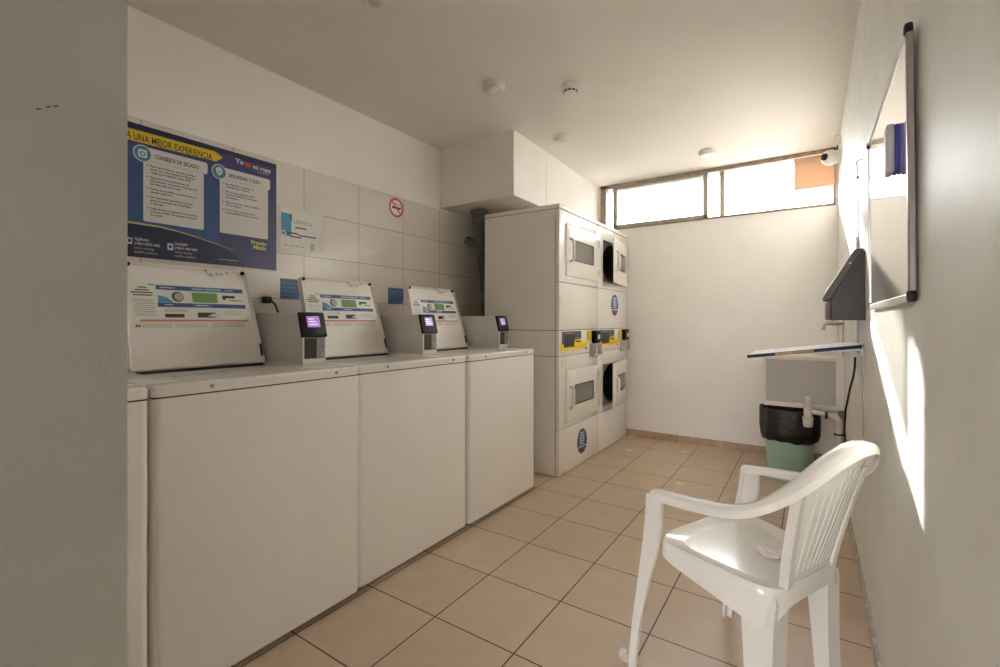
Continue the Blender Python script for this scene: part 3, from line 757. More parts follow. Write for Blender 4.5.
m.build('heart_logo', poster)
m = MB('pale_yellow'); m.text('Pronto', (0.0044, 1.325 - Y0, 1.537 - Z0), U, V, 0.030, 0.085, 0.001); m.text('Matic', (0.0044, 1.338 - Y0, 1.512 - Z0), U, V, 0.030, 0.07, 0.001)
m.build('wordmark', poster)
m = MB('white_ink')
rrect(m, 0.780, 0.801, 1.463, 1.492, 0.004, 0.0006); rrect(m, 0.936, 0.960, 1.455, 1.486, 0.004, 0.0006)
for y, ls in ((0.808, ('TELÉFONO', '(+56) 2 2796 4620', 'Lunes a domingo', 'de 8:00 a 22:00 hrs')), (0.966, ('WHATSAPP', '(+56) 9 4469 0437', 'Lunes a domingo', 'de 8:00 a 22:00 hrs'))):
    for i, ln in enumerate(ls):
        m.text(ln, (0.0044, y - Y0, 1.482 - i * 0.0185 - Z0), U, V, 0.016 if i < 2 else 0.013, (0.055, 0.098, 0.075, 0.088)[i], 0.0004 if i < 2 else 0.0)
rect(m, 1.16, 1.26, 1.436, 1.438, 0.0006)
m.mat('navy'); m.disc((0.0044, 0.791 - Y0, 1.478 - Z0), U, V, 0.006, 0.009); m.disc((0.0044, 0.948 - Y0, 1.471 - Z0), U, V, 0.007, 0.008)
m.build('contact_details', poster)

# white notice with a blue block
m = MB('paper_warm'); m.box(0, 0.002, 0, 0.279, 0, 0.235)
m.mat('sky_blue'); m.poly([(0.0024, 0.004, 0.075), (0.0024, 0.068, 0.075), (0.0024, 0.068, 0.205), (0.0024, 0.004, 0.205)])
m.mat('white_ink'); m.disc((0.0027, 0.02, 0.09), U, V, 0.016, 0.016); m.mat('sky_blue'); m.disc((0.0029, 0.02, 0.09), U, V, 0.010, 0.010)
m.mat('ink'); m.poly([(0.0028, 0.062, 0.165), (0.0028, 0.070, 0.165), (0.0028, 0.070, 0.205), (0.0028, 0.062, 0.205)])
m.mat('pale_ink'); m.text('Lavandería', (0.0026, 0.078, 0.155), U, V, 0.045, 0.12, 0.0005)
m.mat('ink')
for (a, b, z) in ((0.09, 0.165, 0.128), (0.02, 0.11, 0.092), (0.11, 0.23, 0.085), (0.06, 0.13, 0.072)): m.poly([(0.0026, a, z), (0.0026, b, z), (0.0026, b, z + 0.007), (0.0026, a, z + 0.007)])
m.mat('pale_ink'); m.poly([(0.0026, 0.19, 0.01), (0.0026, 0.215, 0.01), (0.0026, 0.215, 0.05), (0.0026, 0.19, 0.05)])
for i in range(4): m.poly([(0.0026, 0.02 + i * 0.035, 0.02), (0.0026, 0.045 + i * 0.035, 0.02), (0.0026, 0.045 + i * 0.035, 0.026), (0.0026, 0.02 + i * 0.035, 0.026)])
o = tag(m.build('notice', loc=(PX, 1.492, 1.537)), 'white laundry notice with a sky-blue block taped right of the poster', 'notice')
# no smoking sticker
m = MB('paper_warm'); m.lathe([(0.070, 0.0), (0.070, 0.0015), (0, 0.0015)], (0, 0, 0), 'x', 36)
m.mat('red')
def annulus(mb, r0, r1, x, n=40):
    a = [(x, r0 * math.cos(2 * PI * k / n), r0 * math.sin(2 * PI * k / n)) for k in range(n)]; b = [(x, r1 * math.cos(2 * PI * k / n), r1 * math.sin(2 * PI * k / n)) for k in range(n)]
    mb.rings([a, b], cap=False)
annulus(m, 0.055, 0.070, 0.0022)
dd = Vector((0, 0.72, -0.69)); pp = Vector((0, 0.69, 0.72)); 
m.poly([Vector((0.0026, 0, 0)) + dd * s * 0.056 + pp * q * 0.006 for s, q in ((-1, -1), (1, -1), (1, 1), (-1, 1))])
m.mat('ink'); m.poly([(0.0023, -0.042, -0.009), (0.0023, 0.045, -0.009), (0.0023, 0.045, 0.006), (0.0023, -0.042, 0.006)])
m.tube([(0.0022, 0.045, 0.01), (0.0022, 0.035, 0.025), (0.0022, 0.0, 0.022), (0.0022, -0.012, 0.04)], 0.0018, 6)
tag(m.build('no_smoking_sign', loc=(PX, 2.379, 1.946)), 'round red and white no smoking sticker on the wall tiles', 'sign')
# little blue cards at the grout line
def card(y, z, w_, h_, label):
    m = MB('blue'); m.box(0, 0.002, 0, w_, 0, h_)
    m.mat('mid_blue')
    for i in range(4): m.poly([(0.0024, 0.006, h_ * (0.16 + 0.2 * i)), (0.0024, w_ - 0.01, h_ * (0.13 + 0.2 * i)), (0.0024, w_ - 0.01, h_ * (0.16 + 0.2 * i)), (0.0024, 0.006, h_ * (0.2 + 0.2 * i))])
    m.mat('white_ink'); m.poly([(0.0024, w_ - 0.014, 0.006), (0.0024, w_ - 0.006, 0.006), (0.0024, w_ - 0.006, 0.013), (0.0024, w_ - 0.014, 0.013)])
    m.build('x')
    o = bpy.data.objects['x']; o.name = 'information_card'; o.data.name = 'information_card'; o.location = (PX, y, z)
    return tag(o, label, 'card', 'blue cards on the wall tiles')
card(1.492, 1.251, 0.128, 0.115, 'small blue card on tiles between the nearest and middle raised washer lids')
card(2.301, 1.248, 0.146, 0.115, 'small blue card on tiles between the middle and farthest raised washer lids')
# socket plug and cord behind the first payment box
t = thing('power_plug', 'black power plug and cord on tiles left of the nearer blue card', 'plug', (PX, 1.405, 1.238))
m = MB('black'); m.box(0, 0.035, -0.022, 0.022, -0.018, 0.02, 0.008); m.build('plug', t)
m = MB('black'); m.tube([(0.03, 0.015, 0.0), (0.04, 0.035, -0.025), (0.04, 0.06, -0.09), (0.04, 0.07, -0.2)], 0.005, 8); m.build('cord', t)

# ------------------------------------------------------------------ ceiling devices
GD = 'round ceiling devices'
def detector(x, y, r, h, label, kind):
    t = thing('smoke_detector', label, 'detector', (x, y, CZ - max(0, y - 2.9) / 1.59 * 0.033), 0, GD)
    m = MB('light_plastic'); m.lathe([(r * 1.05, 0), (r * 1.05, -h * 0.25), (r * 0.98, -h * 0.32)], n=32); m.build('base', t)
    m = MB('light_plastic')
    if kind == 'vent':
        m.lathe([(r * 0.95, -h * 0.25), (r * 0.9, -h * 0.6), (r * 0.75, -h * 0.75), (r * 0.75, -h), (0, -h * 1.02)], n=32)
        m.mat('black')
        for k in range(10):
            a = 2 * PI * k / 10; X = Matrix.Rotation(a, 4, 'Z')
            m.box(r * 0.72, r * 0.80, -r * 0.16, r * 0.16, -h * 0.95, -h * 0.78, X=X)
    else:
        m.lathe([(r * 0.98, -h * 0.28), (r, -h * 0.5), (r * 0.93, -h * 0.92), (r * 0.85, -h), (r * 0.55, -h), (r * 0.52, -h * 0.92), (r * 0.48, -h * 0.92), (r * 0.45, -h), (0, -h)], n=32)
    m.build('cover', t)
    return t
detector(-1.551, 1.345, 0.048, 0.040, 'round white ceiling detector cut by the top edge of the photo', 'flat')
detector(-1.552, 2.261, 0.060, 0.040, 'wide round white ceiling detector beside the vented one', 'flat')
detector(-1.179, 2.511, 0.050, 0.050, 'small white ceiling detector with a ring of black vent slots', 'vent')
detector(-1.563, 3.175, 0.058, 0.032, 'shallow white ceiling disc beside the soffit corner', 'flat')
detector(-0.69, 4.065, 0.065, 0.032, 'white ceiling disc directly before the high window', 'flat')

# security camera
t = thing('security_camera', 'white dome security camera on right wall by the window corner', 'security camera', (RX, 4.15, 2.315))
m = MB('light_plastic'); m.lathe([(0.045, 0), (0.045, -0.03), (0.04, -0.035)], (0, 0, 0), 'x', 24); m.build('base', t)
m = MB('light_plastic'); m.lathe([(0.03, 0.0)] + [(0.056 * math.cos(a), 0.056 * math.sin(a)) for a in [(-PI / 2) + PI * k / 12 for k in range(13)]], (-0.062, 0, 0), 'x', 24); m.build('dome', t)
m = MB('black'); m.lathe([(0.026, 0.0), (0.025, -0.010), (0.016, -0.018), (0, -0.021)], (0, 0, 0), 'x', 20, X=Matrix.Translation((-0.095, -0.035, 0)) @ Matrix.Rotation(math.radians(50), 4, 'Z')); m.build('lens', t)
t = thing('junction_box', 'small beige cable box on right wall above the security camera', 'cable box', (RX, 4.15, 2.43))
m = MB('wall'); m.box(-0.04, 0, -0.025, 0.025, -0.035, 0.035, 0.004); m.build('body', t)
m = MB('black'); m.tube([(-0.02, 0, -0.034), (-0.02, 0, -0.06), (-0.03, -0.01, -0.072)], 0.004, 6); m.build('cable', t)

# ------------------------------------------------------------------ right wall: whiteboard
t = thing('whiteboard', 'glossy whiteboard in a metal frame hung on the right wall', 'whiteboard', (RX - 0.003, 1.25, 1.160))
t.rotation_euler = (0, -math.radians(0.5), 0)
BW, BH = 0.785, 0.575
m = MB('board'); m.box(-0.009, -0.001, 0.010, BW - 0.010, 0.010, BH - 0.010); m.build('writing_surface', t)
m = MB('alu_reflection'); m.box(-0.0125, 0.0, 0.0, 0.016, 0.022, BH - 0.022, 0.002, 1); f1 = m.build('side_frame', t); f1['label'] = 'near side frame with a painted brownish reflection'
m = MB('alu'); m.box(-0.0125, 0.0, BW - 0.016, BW, 0.022, BH - 0.022, 0.002, 1); m.build('side_frame', t)
m = MB('alu'); m.box(-0.0125, 0.0, 0.018, BW - 0.018, 0.0, 0.018, 0.002, 1); m.build('bottom_rail', t)
m = MB('alu'); m.box(-0.0125, 0.0, 0.018, BW - 0.018, BH - 0.016, BH, 0.002, 1); m.build('top_rail', t)
for yy in (0.0, BW - 0.024):
    for zz in (0.0, BH - 0.026):
        m = MB('black'); m.box(-0.015, 0.0, yy, yy + 0.02, zz, zz + 0.024, 0.005, 2); m.build('corner_cap', t)
t = thing('board_eraser', 'grey and blue felt eraser stuck on the whiteboard', 'eraser', (RX - 0.0150, 1.375, 1.462))
m = MB('felt'); m.box(-0.008, 0.0, 0, 0.05, 0.0, 0.108, 0.003); m.build('felt_pad', t)
m = MB('eraser_grey'); m.box(-0.023, -0.008, 0, 0.05, -0.002, 0.110, 0.004); m.build('grip', t)

# charcoal wall box with a sloping lid
t = thing('suggestion_box', 'charcoal wall box with a sloping lid on the right wall below the whiteboard', 'box', (RX, 2.37, 1.126))
m = MB('box_grey')
m.prism([(0, 0, 0), (-0.112, 0, 0), (-0.112, 0, 0.085), (-0.030, 0, 0.262), (0, 0, 0.275)], (0, 0.26, 0), 0.002, 1); m.build('body', t)
m = MB('box_brown')
m.prism([(-0.004, -0.006, 0.290), (-0.034, -0.006, 0.288), (-0.140, -0.006, 0.098), (-0.132, -0.006, 0.086), (-0.112, -0.006, 0.086), (-0.018, -0.006, 0.262), (-0.004, -0.006, 0.268)], (0, 0.272, 0), 0.003, 1); lid = m.build('lid', t)
m = MB('steel'); m.lathe([(0.003, -0.0005), (0.003, -0.003), (0, -0.003)], (-0.048, -0.006, 0.232), 'y', 10); m.build('screw', lid)
m = MB('maroon'); m.box(-0.127, -0.1125, 0.0, 0.26, 0.0, 0.078, 0.002, 1); m.build('front_panel', t)

# drop-leaf shelf
t = thing('folding_shelf', 'pale drop-leaf wall shelf with dark worn edge sagging above the sink', 'shelf', (RX, 2.40, 1.0))
sl = math.atan2(0.058, 0.415)
X = Matrix.Translation((-0.008, 0, 0.024)) @ Matrix.Rotation(-sl, 4, 'Y')
m = MB('shelf_top'); m.box(-0.418, 0.0, 0.002, 0.36, -0.013, 0.001, X=X); m.build('leaf', t)
m = MB('shelf_edge'); m.box(-0.420, -0.135, -0.001, 0.002, -0.014, 0.0005, X=X)
m.box(-0.4205, -0.418, -0.001, 0.361, -0.014, 0.0005, X=X); m.box(-0.135, 0.0, -0.001, 0.002, -0.014, 0.0005, X=X)
m.mat('shelf_worn'); m.box(-0.310, -0.165, -0.0016, 0.001, -0.0125, -0.001, X=X)
m.build('edge_band', t)
m = MB('dull_steel'); m.box(-0.004, 0.0, 0.0, 0.012, -0.35, 0.03, 0.001, 1); m.box(-0.012, 0.0, 0.02, 0.352, -0.02, 0.022, 0.001, 1)
m.build('wall_bracket', t)
m = MB('dull_steel'); m.box(-0.11, 0.0, 0.008, 0.014, -0.022, -0.016, X=X @ Matrix.Translation((0, 0.01, 0))); m.build('hinge_arm', t)

# hanging cord with ring
t = thing('pull_cord', 'thin hanging cord on a wall hook beside the whiteboard far edge', 'cord', (RX, 2.43, 1.79))
m = MB('dull_steel'); m.tube([(0, 0, 0), (-0.014, 0, 0.001), (-0.022, 0, -0.004), (-0.026, 0, -0.012), (-0.020, 0, -0.018)], 0.0022, 8); m.build('hook', t)
m = MB('dull_steel'); m.tube([(-0.021, 0, -0.012), (-0.019, 0, -0.05), (-0.017, 0, -0.30), (-0.012, 0, -0.38)], 0.0015, 6)
m.lathe([(0, -0.008), (0.006, -0.004), (0.006, 0.004), (0, 0.008)], (-0.019, 0, -0.07), n=10); m.build('cord', t)
# conduit
m = MB('pvc'); m.tube([(0, 0, 0.0), (0, 0, 0.50)], 0.005, 10)
tag(m.build('conduit', loc=(RX - 0.006, 2.62, 1.0)), 'thin vertical conduit on the right wall behind the charcoal box', 'pipe')
# black cable with plug
t = thing('power_cable', 'loose black cable hanging down the right wall beside the sink', 'cable', (RX, 2.7, 0.9))
m = MB('black'); m.tube([(-0.006, 0.07, 0.05), (-0.006, 0.09, 0.0), (-0.006, 0.20, -0.06), (-0.006, 0.40, -0.13), (-0.006, 0.80, -0.32), (-0.006, 0.90, -0.46), (-0.006, 0.75, -0.56), (-0.006, 0.45, -0.55), (-0.008, 0.22, -0.50)], 0.0045, 8); m.build('cable', t)
m = MB('black'); m.prism([(-0.002, 0.19, -0.49), (-0.03, 0.19, -0.50), (-0.012, 0.19, -0.55), (-0.002, 0.19, -0.52)], (0, 0.03, 0), 0.003, 1); m.build('plug', t)

# ------------------------------------------------------------------ laundry sink, tap, trap, bin
t = thing('laundry_sink', 'white wall-hung laundry sink with grey front panel over the bin', 'sink', (RX - 0.002, 3.72, 0.0))
m = MB('sink')
sx0 = -0.455
m.box(sx0, 0, 0.0, 0.02, 0.538, 0.89, 0.004); m.box(sx0, 0, 0.72, 0.74, 0.552, 0.89, 0.004)
m.box(sx0 + 0.001, sx0 + 0.02, 0.012, 0.728, 0.553, 0.888, 0.004); m.box(-0.02, -0.001, 0.012, 0.728, 0.553, 0.888, 0.004)
m.box(sx0 + 0.004, -0.004, 0.012, 0.728, 0.60, 0.62)
m.box(sx0 - 0.006, 0, -0.008, 0.03, 0.868, 0.895, 0.006); m.box(sx0 - 0.0055, sx0 + 0.03, 0.0, 0.745, 0.868, 0.8945, 0.006)
m.build('basin', t)
m = MB('sink_panel'); m.box(sx0 + 0.018, -0.045, -0.003, 0.001, 0.570, 0.862, 0.001, 1); m.build('front_panel', t)
m = MB('grey_ink'); m.box(sx0 + 0.0160, sx0 + 0.018, -0.0025, 0.0005, 0.570, 0.862); m.box(-0.045, -0.0435, -0.0025, 0.0005, 0.570, 0.862); m.build('panel_groove', t)
t = thing('wall_tap', 'small brass wall tap on the right wall above the sink', 'tap', (RX, 3.75, 1.108))
m = MB('dull_steel')
m.lathe([(0.020, 0), (0.020, -0.006), (0.010, -0.008)], (0, 0, 0), 'x', 16)
m.tube([(0, 0, 0), (-0.06, 0, 0), (-0.085, 0, 0.002), (-0.105, 0, -0.010), (-0.112, 0, -0.045)], [0.010, 0.013, 0.012, 0.010, 0.012], 12); m.build('spout', t)
m = MB('dull_steel'); m.tube([(-0.06, 0, 0.008), (-0.06, 0, 0.028)], 0.005, 8); m.box(-0.085, -0.035, -0.005, 0.005, 0.026, 0.034, 0.003, 1); m.build('handle', t)
m = MB('pvc'); m.tube([(0, 0, 0), (0, 0, 0.21)], 0.006, 10)
tag(m.build('water_pipe', loc=(RX - 0.010, 3.66, 0.895)), 'short pale vertical water pipe on right wall under the tap', 'pipe')

t = thing('drain_trap', 'grey plastic drain trap and pipe in front of the bin bag', 'drain pipe', (-0.012, 3.66, 0.0))
m = MB('pvc'); m.lathe([(0.0, 0.425), (0.024, 0.428), (0.029, 0.445), (0.029, 0.475), (0.032, 0.478), (0.032, 0.492), (0.025, 0.495), (0.025, 0.545), (0.028, 0.548), (0.028, 0.562), (0.018, 0.566), (0.018, 0.60), (0.021, 0.602), (0.021, 0.625), (0.0, 0.63)], n=20); m.build('bottle_trap', t)
m = MB('pvc'); m.tube([(0.02, 0, 0.53), (0.06, 0, 0.527), (0.10, 0, 0.515), (0.125, 0, 0.51), (0.145, 0.0, 0.505), (0.158, 0.0, 0.49), (0.162, 0.0, 0.47), (0.162, 0.0, 0.0)], [0.018, 0.018, 0.018, 0.021, 0.023, 0.023, 0.022, 0.021], 14); m.build('waste_pipe', t)
m = MB('rubber'); m.lathe([(0.024, -0.008), (0.024, 0.008)], (0.098, 0, 0.515), 'x', 16); m.build('rubber_coupling', t)
m = MB('rubber'); m.lathe([(0.025, -0.006), (0.025, 0.006)], (0.162, 0, 0.40), n=16); m.box(0.162, 0.19, -0.004, 0.004, 0.396, 0.404); m.build('pipe_clamp', t)

BX, BYY = -0.125, 3.93
m = MB('bin')
m.lathe([(0.0, 0.0), (0.128, 0.0), (0.132, 0.004), (0.150, 0.25), (0.172, 0.470), (0.180, 0.472), (0.180, 0.480), (0.168, 0.480), (0.147, 0.25), (0.128, 0.012), (0, 0.012)], n=40, cap=False)
tag(m.build('trash_bin', loc=(BX, BYY, 0)), 'sage green plastic waste bin standing below the sink', 'bin')
# bag: outer overhang with folds, then down into the bin
t_ = []
prof = [(0.160, 0.275, 0.003), (0.172, 0.285, 0.004), (0.180, 0.32, 0.006), (0.186, 0.38, 0.007), (0.187, 0.45, 0.007), (0.188, 0.492, 0.004), (0.184, 0.506, 0.005), (0.180, 0.504, 0.005), (0.164, 0.48, 0.006), (0.150, 0.38, 0.010), (0.125, 0.20, 0.016), (0.085, 0.08, 0.012), (0.03, 0.05, 0.004)]
n = 72; rings = []
for r, z, wv in prof:
    ring = []
    for k in range(n):
        a = 2 * PI * k / n
        f = wv * (math.sin(7 * a + z * 9) * 0.5 + math.sin(13 * a - z * 14) * 0.35 + math.sin(29 * a + z * 30) * 0.25)
        dz = 0.006 * math.sin(3 * a + 1) + 0.003 * math.sin(11 * a) if z < 0.29 and r > 0.155 else 0.0
        ring.append(((r + f) * math.cos(a), (r + f) * math.sin(a), z + dz))
    rings.append(ring)
m = MB('bag'); m.rings(rings, cap=False); m.poly(rings[-1])
tag(m.build('bin_bag', angle=60, loc=(BX, BYY, 0)), 'black plastic bag folded over the rim of the green bin', 'bag')

# ------------------------------------------------------------------ plastic armchair
CH = thing('plastic_armchair', 'white moulded plastic armchair with slotted back on the tiled floor', 'chair', (-0.188, 1.6345, 0), math.radians(154.7))
def smooth_path(pts, n=6):
    P = [Vector(p) for p in pts]; out = []
    for i in range(len(P) - 1):
        p0 = P[max(i - 1, 0)]; p1 = P[i]; p2 = P[i + 1]; p3 = P[min(i + 2, len(P) - 1)]
        for k in range(n):
            t = k / n
            out.append(0.5 * ((2 * p1) + (-p0 + p2) * t + (2 * p0 - 5 * p1 + 4 * p2 - p3) * t * t + (-p0 + 3 * p1 - 3 * p2 + p3) * t ** 3))
    out.append(P[-1]); return out
half = [(0.125, 0.236, 0.590), (0.06, 0.242, 0.598), (-0.03, 0.243, 0.608), (-0.11, 0.238, 0.620), (-0.17, 0.229, 0.640), (-0.222, 0.208, 0.676), (-0.265, 0.170, 0.722), (-0.297, 0.115, 0.770), (-0.315, 0.055, 0.797), (-0.320, 0.0, 0.803)]
full = smooth_path(half + [(x, -y, z) for x, y, z in reversed(half[:-1])], 5)
def rail_section(p, d):
    hz = Vector((d.x, d.y, 0)).normalized(); nrm = Vector((hz.y, -hz.x, 0))   # sideways, to the outside
    nrm = -nrm if nrm.dot(Vector((p.x + 0.05, p.y, 0))) < 0 else nrm
    up = nrm.cross(d).normalized()
    if up.z < 0: up = -up
    w0, w1, h0, h1 = -0.024, 0.026, 0.008, -0.020
    sec = [(w0, 0.002), (w0 + 0.006, 0.007), (0.0, h0), (w1 - 0.008, 0.006), (w1, -0.002), (w1 + 0.001, h1), (w1 - 0.006, h1), (w1 - 0.008, -0.005), (0.0, -0.001), (w0 + 0.008, -0.005), (w0 + 0.006, -0.016), (w0 - 0.001, -0.016)]
    return [p + nrm * a + up * b for a, b in sec]
def rail(pts):
    R = []
    for i, p in enumerate(pts):
        d = (pts[min(i + 1, len(pts) - 1)] - pts[max(i - 1, 0)]).normalized(); R.append(rail_section(p, d))
    return R
nf = len(full); cut = 19
R = rail(full)
for a, b in ((0, cut + 1), (nf - cut - 1, nf)):
    m = MB('chair'); m.rings(R[a:b]); m.build('armrest', CH, 50)
# backrest: rim plus slotted curved panel
m = MB('chair'); m.rings(R[cut:nf - cut])
def rimz(Y):
    Y = abs(Y); best = None
    hp = full[:nf // 2 + 1]
    for i in range(len(hp) - 1):
        a, b = hp[i], hp[i + 1]
        if b.y <= Y <= a.y and a.x < 0.0:
            k = (Y - b.y) / max(1e-6, a.y - b.y); return (b.x + (a.x - b.x) * k, b.z + (a.z - b.z) * k)
    return (hp[-1].x, hp[-1].z)
cols = []
ns = 9
edges = [-1.0, -0.80]
for i in range(ns):
    c0 = -0.68 + 1.36 * i / (ns - 1)
    edges += [c0 - 0.025, c0 + 0.025]
edges += [0.80, 1.0]
slotcols = set()
for i in range(len(edges) - 1):
    if abs((edges[i + 1] - edges[i]) - 0.05) < 1e-6: slotcols.add(i)
zs = [0.0, 0.05, 0.10, 0.25, 0.4, 0.55, 0.7, 0.84, 0.93, 1.0]
def back_pt(t, s, off):
    wt = 0.178; wb_ = 0.122
    Yt = t * wt; xr, zr = rimz(Yt)
    Yb = t * wb_; zb = 0.408; xb = -0.207 + 0.008 * t * t
    Y = Yb + (Yt - Yb) * (s ** 1.1); z = zb + (zr - 0.004 - zb) * s
    x = xb + (xr - xb) * (s ** 1.25) + 0.018 * math.sin(PI * s) * (1 - t * t) * -0.6
    return Vector((x + off, Y, z))
tb = bmesh.new()
gf = [[tb.verts.new(back_pt(t, s, 0.003)) for t in edges] for s in zs]
gb = [[tb.verts.new(back_pt(t, s, -0.004)) for t in edges] for s in zs]
solid = lambda j, i: not (i in slotcols and 2 <= j <= 6)
NJ, NI = len(zs) - 1, len(edges) - 1
for j in range(NJ):
    for i in range(NI):
        if not solid(j, i): continue
        tb.faces.new([gf[j][i], gf[j][i + 1], gf[j + 1][i + 1], gf[j + 1][i]])
        tb.faces.new([gb[j][i], gb[j + 1][i], gb[j + 1][i + 1], gb[j][i + 1]])
        for (dj, di, q) in ((-1, 0, ((j, i), (j, i + 1))), (1, 0, ((j + 1, i), (j + 1, i + 1))), (0, -1, ((j, i), (j + 1, i))), (0, 1, ((j, i + 1), (j + 1, i + 1)))):
            jj, ii = j + dj, i + di
            if not (0 <= jj < NJ and 0 <= ii < NI and solid(jj, ii)):
                (a0, a1), (b0, b1) = q
                tb.faces.new([gf[a0][a1], gf[b0][b1], gb[b0][b1], gb[a0][a1]])
bmesh.ops.recalc_face_normals(tb, faces=tb.faces[:])
m.merge(tb)
# stiffening bar under the slots and side stiles
m.rings([[back_pt(t, 0.02, 0) + Vector(q) for q in ((0.012, 0, -0.014), (0.012, 0, 0.012), (-0.010, 0, 0.012), (-0.012, 0, -0.014))] for t in (-1, -0.6, -0.2, 0.2, 0.6, 1)])
for sgn in (-1, 1):
    m.rings([[back_pt(sgn * 0.95, s, 0) + Vector(q) for q in ((0.010, -0.012, 0), (0.010, 0.012, 0), (-0.014, 0.012, 0), (-0.014, -0.012, 0))] for s in (0.0, 0.2, 0.4, 0.6, 0.8, 0.97)])
m.build('backrest', CH, 40)
# seat: dished grid with rolled edges and skirts
def seat_out(a):   # outline with superellipse corners; a in 0..2pi
    c, s_ = math.cos(a), math.sin(a); e = 0.38
    u = math.copysign(abs(c) ** e, c); v = math.copysign(abs(s_) ** e, s_)
    X_ = -0.035 + 0.185 * u; hw = 0.202 + 0.026 * u
    return X_, hw * v
NA = 72; seat_r = []
def seat_z(X_, Y_, k):
    base = 0.418 + 0.020 * (X_ + 0.2) / 0.35
    return base - 0.020 * (1 - k ** 2.5)
for k in (0.05, 0.25, 0.5, 0.7, 0.84, 0.93, 0.98, 1.0):
    ring = []
    for i in range(NA):
        x, y = seat_out(2 * PI * i / NA); x2 = -0.035 + (x + 0.035) * k; y2 = y * k
        ring.append((x2, y2, seat_z(x2, y2, k) + (0.0 if k < 0.98 else (0.001 if k < 1 else -0.003))))
    seat_r.append(ring)
def skirt(i, frac):
    x, y = seat_out(2 * PI * i / NA)
    u = (x + 0.22) / 0.37; u = min(1, max(0, u))
    side = min(1.0, abs(y) / 0.17)
    depth = 0.030 + side ** 6 * (0.012 + 0.075 * (1 - u) ** 1.2)
    k = 1.012 + 0.012 * frac
    return (-0.035 + (x + 0.035) * k, y * k, seat_z(x, y, 1) - 0.004 - depth * frac)
seat_r.append([skirt(i, 0.15) for i in range(NA)]); seat_r.append([skirt(i, 1.0) for i in range(NA)])
inner = []
for i in range(NA):
    x, y, z = skirt(i, 1.0); inner.append((-0.035 + (x + 0.035) * 0.975, y * 0.975, z))
seat_r.append(inner)
seat_r.append([(-0.035 + (p[0] + 0.035) * 0.955, p[1] * 0.955, seat_z(p[0], p[1], 0.95) - 0.008) for p in seat_r[-4]])
m = MB('chair'); m.rings(seat_r, cap=True); m.build('seat', CH, 45)
# legs: L-shaped tapering channels
def leg(levels, sx, sy):
    """levels: z, corner x, corner y, flange along x, flange along y ; sx/sy: which way the flanges run"""
    m = MB('chair'); R = []
    th = 0.011
    for z, cx, cy, fx, fy in levels:
        pts = [(0, 0), (fx, 0), (fx, th), (th * 1.3, th), (th, th * 1.3), (th, fy), (0, fy)]
        R.append([(cx + sx * a, cy + sy * b, z) for a, b in pts])
    m.rings(R); return m.build('leg', CH, 40)
for s in (1, -1):
    leg([(0.0, 0.212, s * 0.264, 0.026, 0.030), (0.012, 0.212, s * 0.264, 0.026, 0.030), (0.15, 0.197, s * 0.263, 0.030, 0.034), (0.33, 0.172, s * 0.259, 0.044, 0.040), (0.41, 0.160, s * 0.258, 0.056, 0.040), (0.50, 0.146, s * 0.261, 0.060, 0.032), (0.585, 0.138, s * 0.264, 0.060, 0.030)], -1, -s)
    leg([(0.0, -0.206, s * 0.187, 0.066, 0.062), (0.012, -0.206, s * 0.187, 0.066, 0.062), (0.18, -0.202, s * 0.182, 0.074, 0.068), (0.33, -0.204, s * 0.176, 0.088, 0.070), (0.385, -0.206, s * 0.168, 0.10, 0.060), (0.400, -0.200, s * 0.160, 0.10, 0.050)], 1, -s)

# crumpled paper on the seat, cloudy plastic by the front leg, scraps
def crumple(r, seed, flat=0.6):
    rnd = random.Random(seed); t = bmesh.new(); bmesh.ops.create_icosphere(t, subdivisions=3, radius=r)
    for v in t.verts:
        k = 1 + rnd.uniform(-0.28, 0.18); v.co = Vector((v.co.x * k, v.co.y * k * 0.8, v.co.z * k * flat))
    zmin = min(v.co.z for v in t.verts)
    for v in t.verts: v.co.z -= zmin
    return t
CM = Matrix.Translation((-0.2135, 1.6465, 0)) @ Matrix.Rotation(math.radians(154.7), 4, 'Z')
p = Vector((-0.103, 1.612, 0.410))
m = MB('tissue'); m.merge(crumple(0.034, 3, 0.5)); tag(m.build('crumpled_paper', angle=10, loc=p), 'crumpled pinkish paper lying on the seat of the plastic chair', 'paper')
p = Vector((-0.508, 1.498, 0.0))
m = MB('wrap'); m.merge(crumple(0.020, 5, 1.0)); tag(m.build('crumpled_wrapper', angle=10, loc=p), 'cloudy plastic scrap on the floor at chair front leg', 'scrap')
def scrap(x, y, r, label, seed):
    rnd = random.Random(seed); m = MB('paper_warm')
    pts = [(r * (0.6 + 0.6 * rnd.random()) * math.cos(2 * PI * k / 7), r * 0.6 * (0.6 + 0.6 * rnd.random()) * math.sin(2 * PI * k / 7), 0.0004) for k in range(7)]
    m.prism(pts, (0, 0, 0.0025))
    tag(m.build('paper_scrap', loc=(x, y, 0)), label, 'scrap', 'paper scraps on the floor')
def gp(u, v):
    f, yaw, h = 463.7, math.radians(33.79), 1.12
    a, b = (u - 500) / f, (321.5 - v) / f; k = -h / b
    return ((-math.sin(yaw) + a * math.cos(yaw)) * k, (math.cos(yaw) + a * math.sin(yaw)) * k)
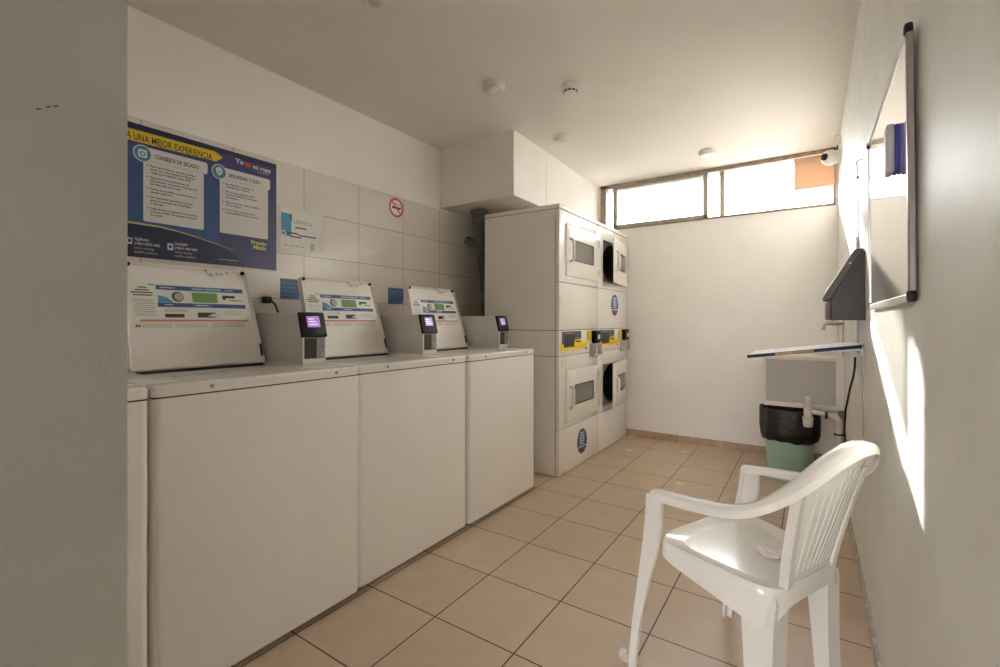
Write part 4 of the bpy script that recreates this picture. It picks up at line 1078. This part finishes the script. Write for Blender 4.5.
for (u, v, r, lab, sd) in ((631, 437, 0.035, 'white paper scrap in the corner between dryer and skirting', 1), (629.5, 450.5, 0.034, 'white paper scrap on the tiles just off the far dryer front', 2),
                           (684.5, 452, 0.034, 'white paper scrap on the tiles near the middle of the end wall', 4), (679.5, 484, 0.034, 'white paper scrap on the tiles beside the chair near arm', 6)):
    x, y = gp(u, v); scrap(x, y, r, lab, sd)

# ------------------------------------------------------------------ camera and light
cam = bpy.data.cameras.new('camera'); cam.sensor_width = 36.0; cam.lens = 463.7 / 1000 * 36.0; cam.shift_y = -0.012; cam.clip_start = 0.02
co = bpy.data.objects.new('camera', cam); COL.objects.link(co)
co.location = (0, 0, 1.12); co.rotation_euler = (math.radians(90), 0, math.radians(33.79)); S.camera = co

wd = bpy.data.worlds.new('world'); S.world = wd; wd.use_nodes = True
nt = wd.node_tree; bg = nt.nodes['Background']
wtc = nt.nodes.new('ShaderNodeTexCoord'); sx = nt.nodes.new('ShaderNodeSeparateXYZ'); rp = nt.nodes.new('ShaderNodeValToRGB')
nt.links.new(wtc.outputs['Generated'], sx.inputs['Vector']); nt.links.new(sx.outputs['Z'], rp.inputs['Fac']); nt.links.new(rp.outputs['Color'], bg.inputs['Color'])
# bright overcast sky above the horizon, dimmer ground below it
rp.color_ramp.elements[0].position = 0.0; rp.color_ramp.elements[0].color = (0.24, 0.23, 0.215, 1)
rp.color_ramp.elements[1].position = 0.03; rp.color_ramp.elements[1].color = (0.985, 0.985, 1.0, 1)
bg.inputs['Strength'].default_value = 10.5
sun = bpy.data.lights.new('sun', 'SUN'); sun.energy = 30.0; sun.angle = math.radians(1.2); sun.color = (1.0, 0.945, 0.87)
so = bpy.data.objects.new('sun', sun); COL.objects.link(so); so.location = (-3, 8, 4)
so.rotation_euler = Vector((1.0, -1.735, -0.732)).to_track_quat('-Z', 'Y').to_euler()

S.view_settings.view_transform = 'Standard'; S.view_settings.look = 'None'; S.view_settings.gamma = 1.0
S.view_settings.use_curve_mapping = False; S.view_settings.exposure = 1.37
try:
    S.cycles.use_denoising = True; S.cycles.max_bounces = 16; S.cycles.diffuse_bounces = 10; S.cycles.sample_clamp_indirect = 8.0
except Exception: pass
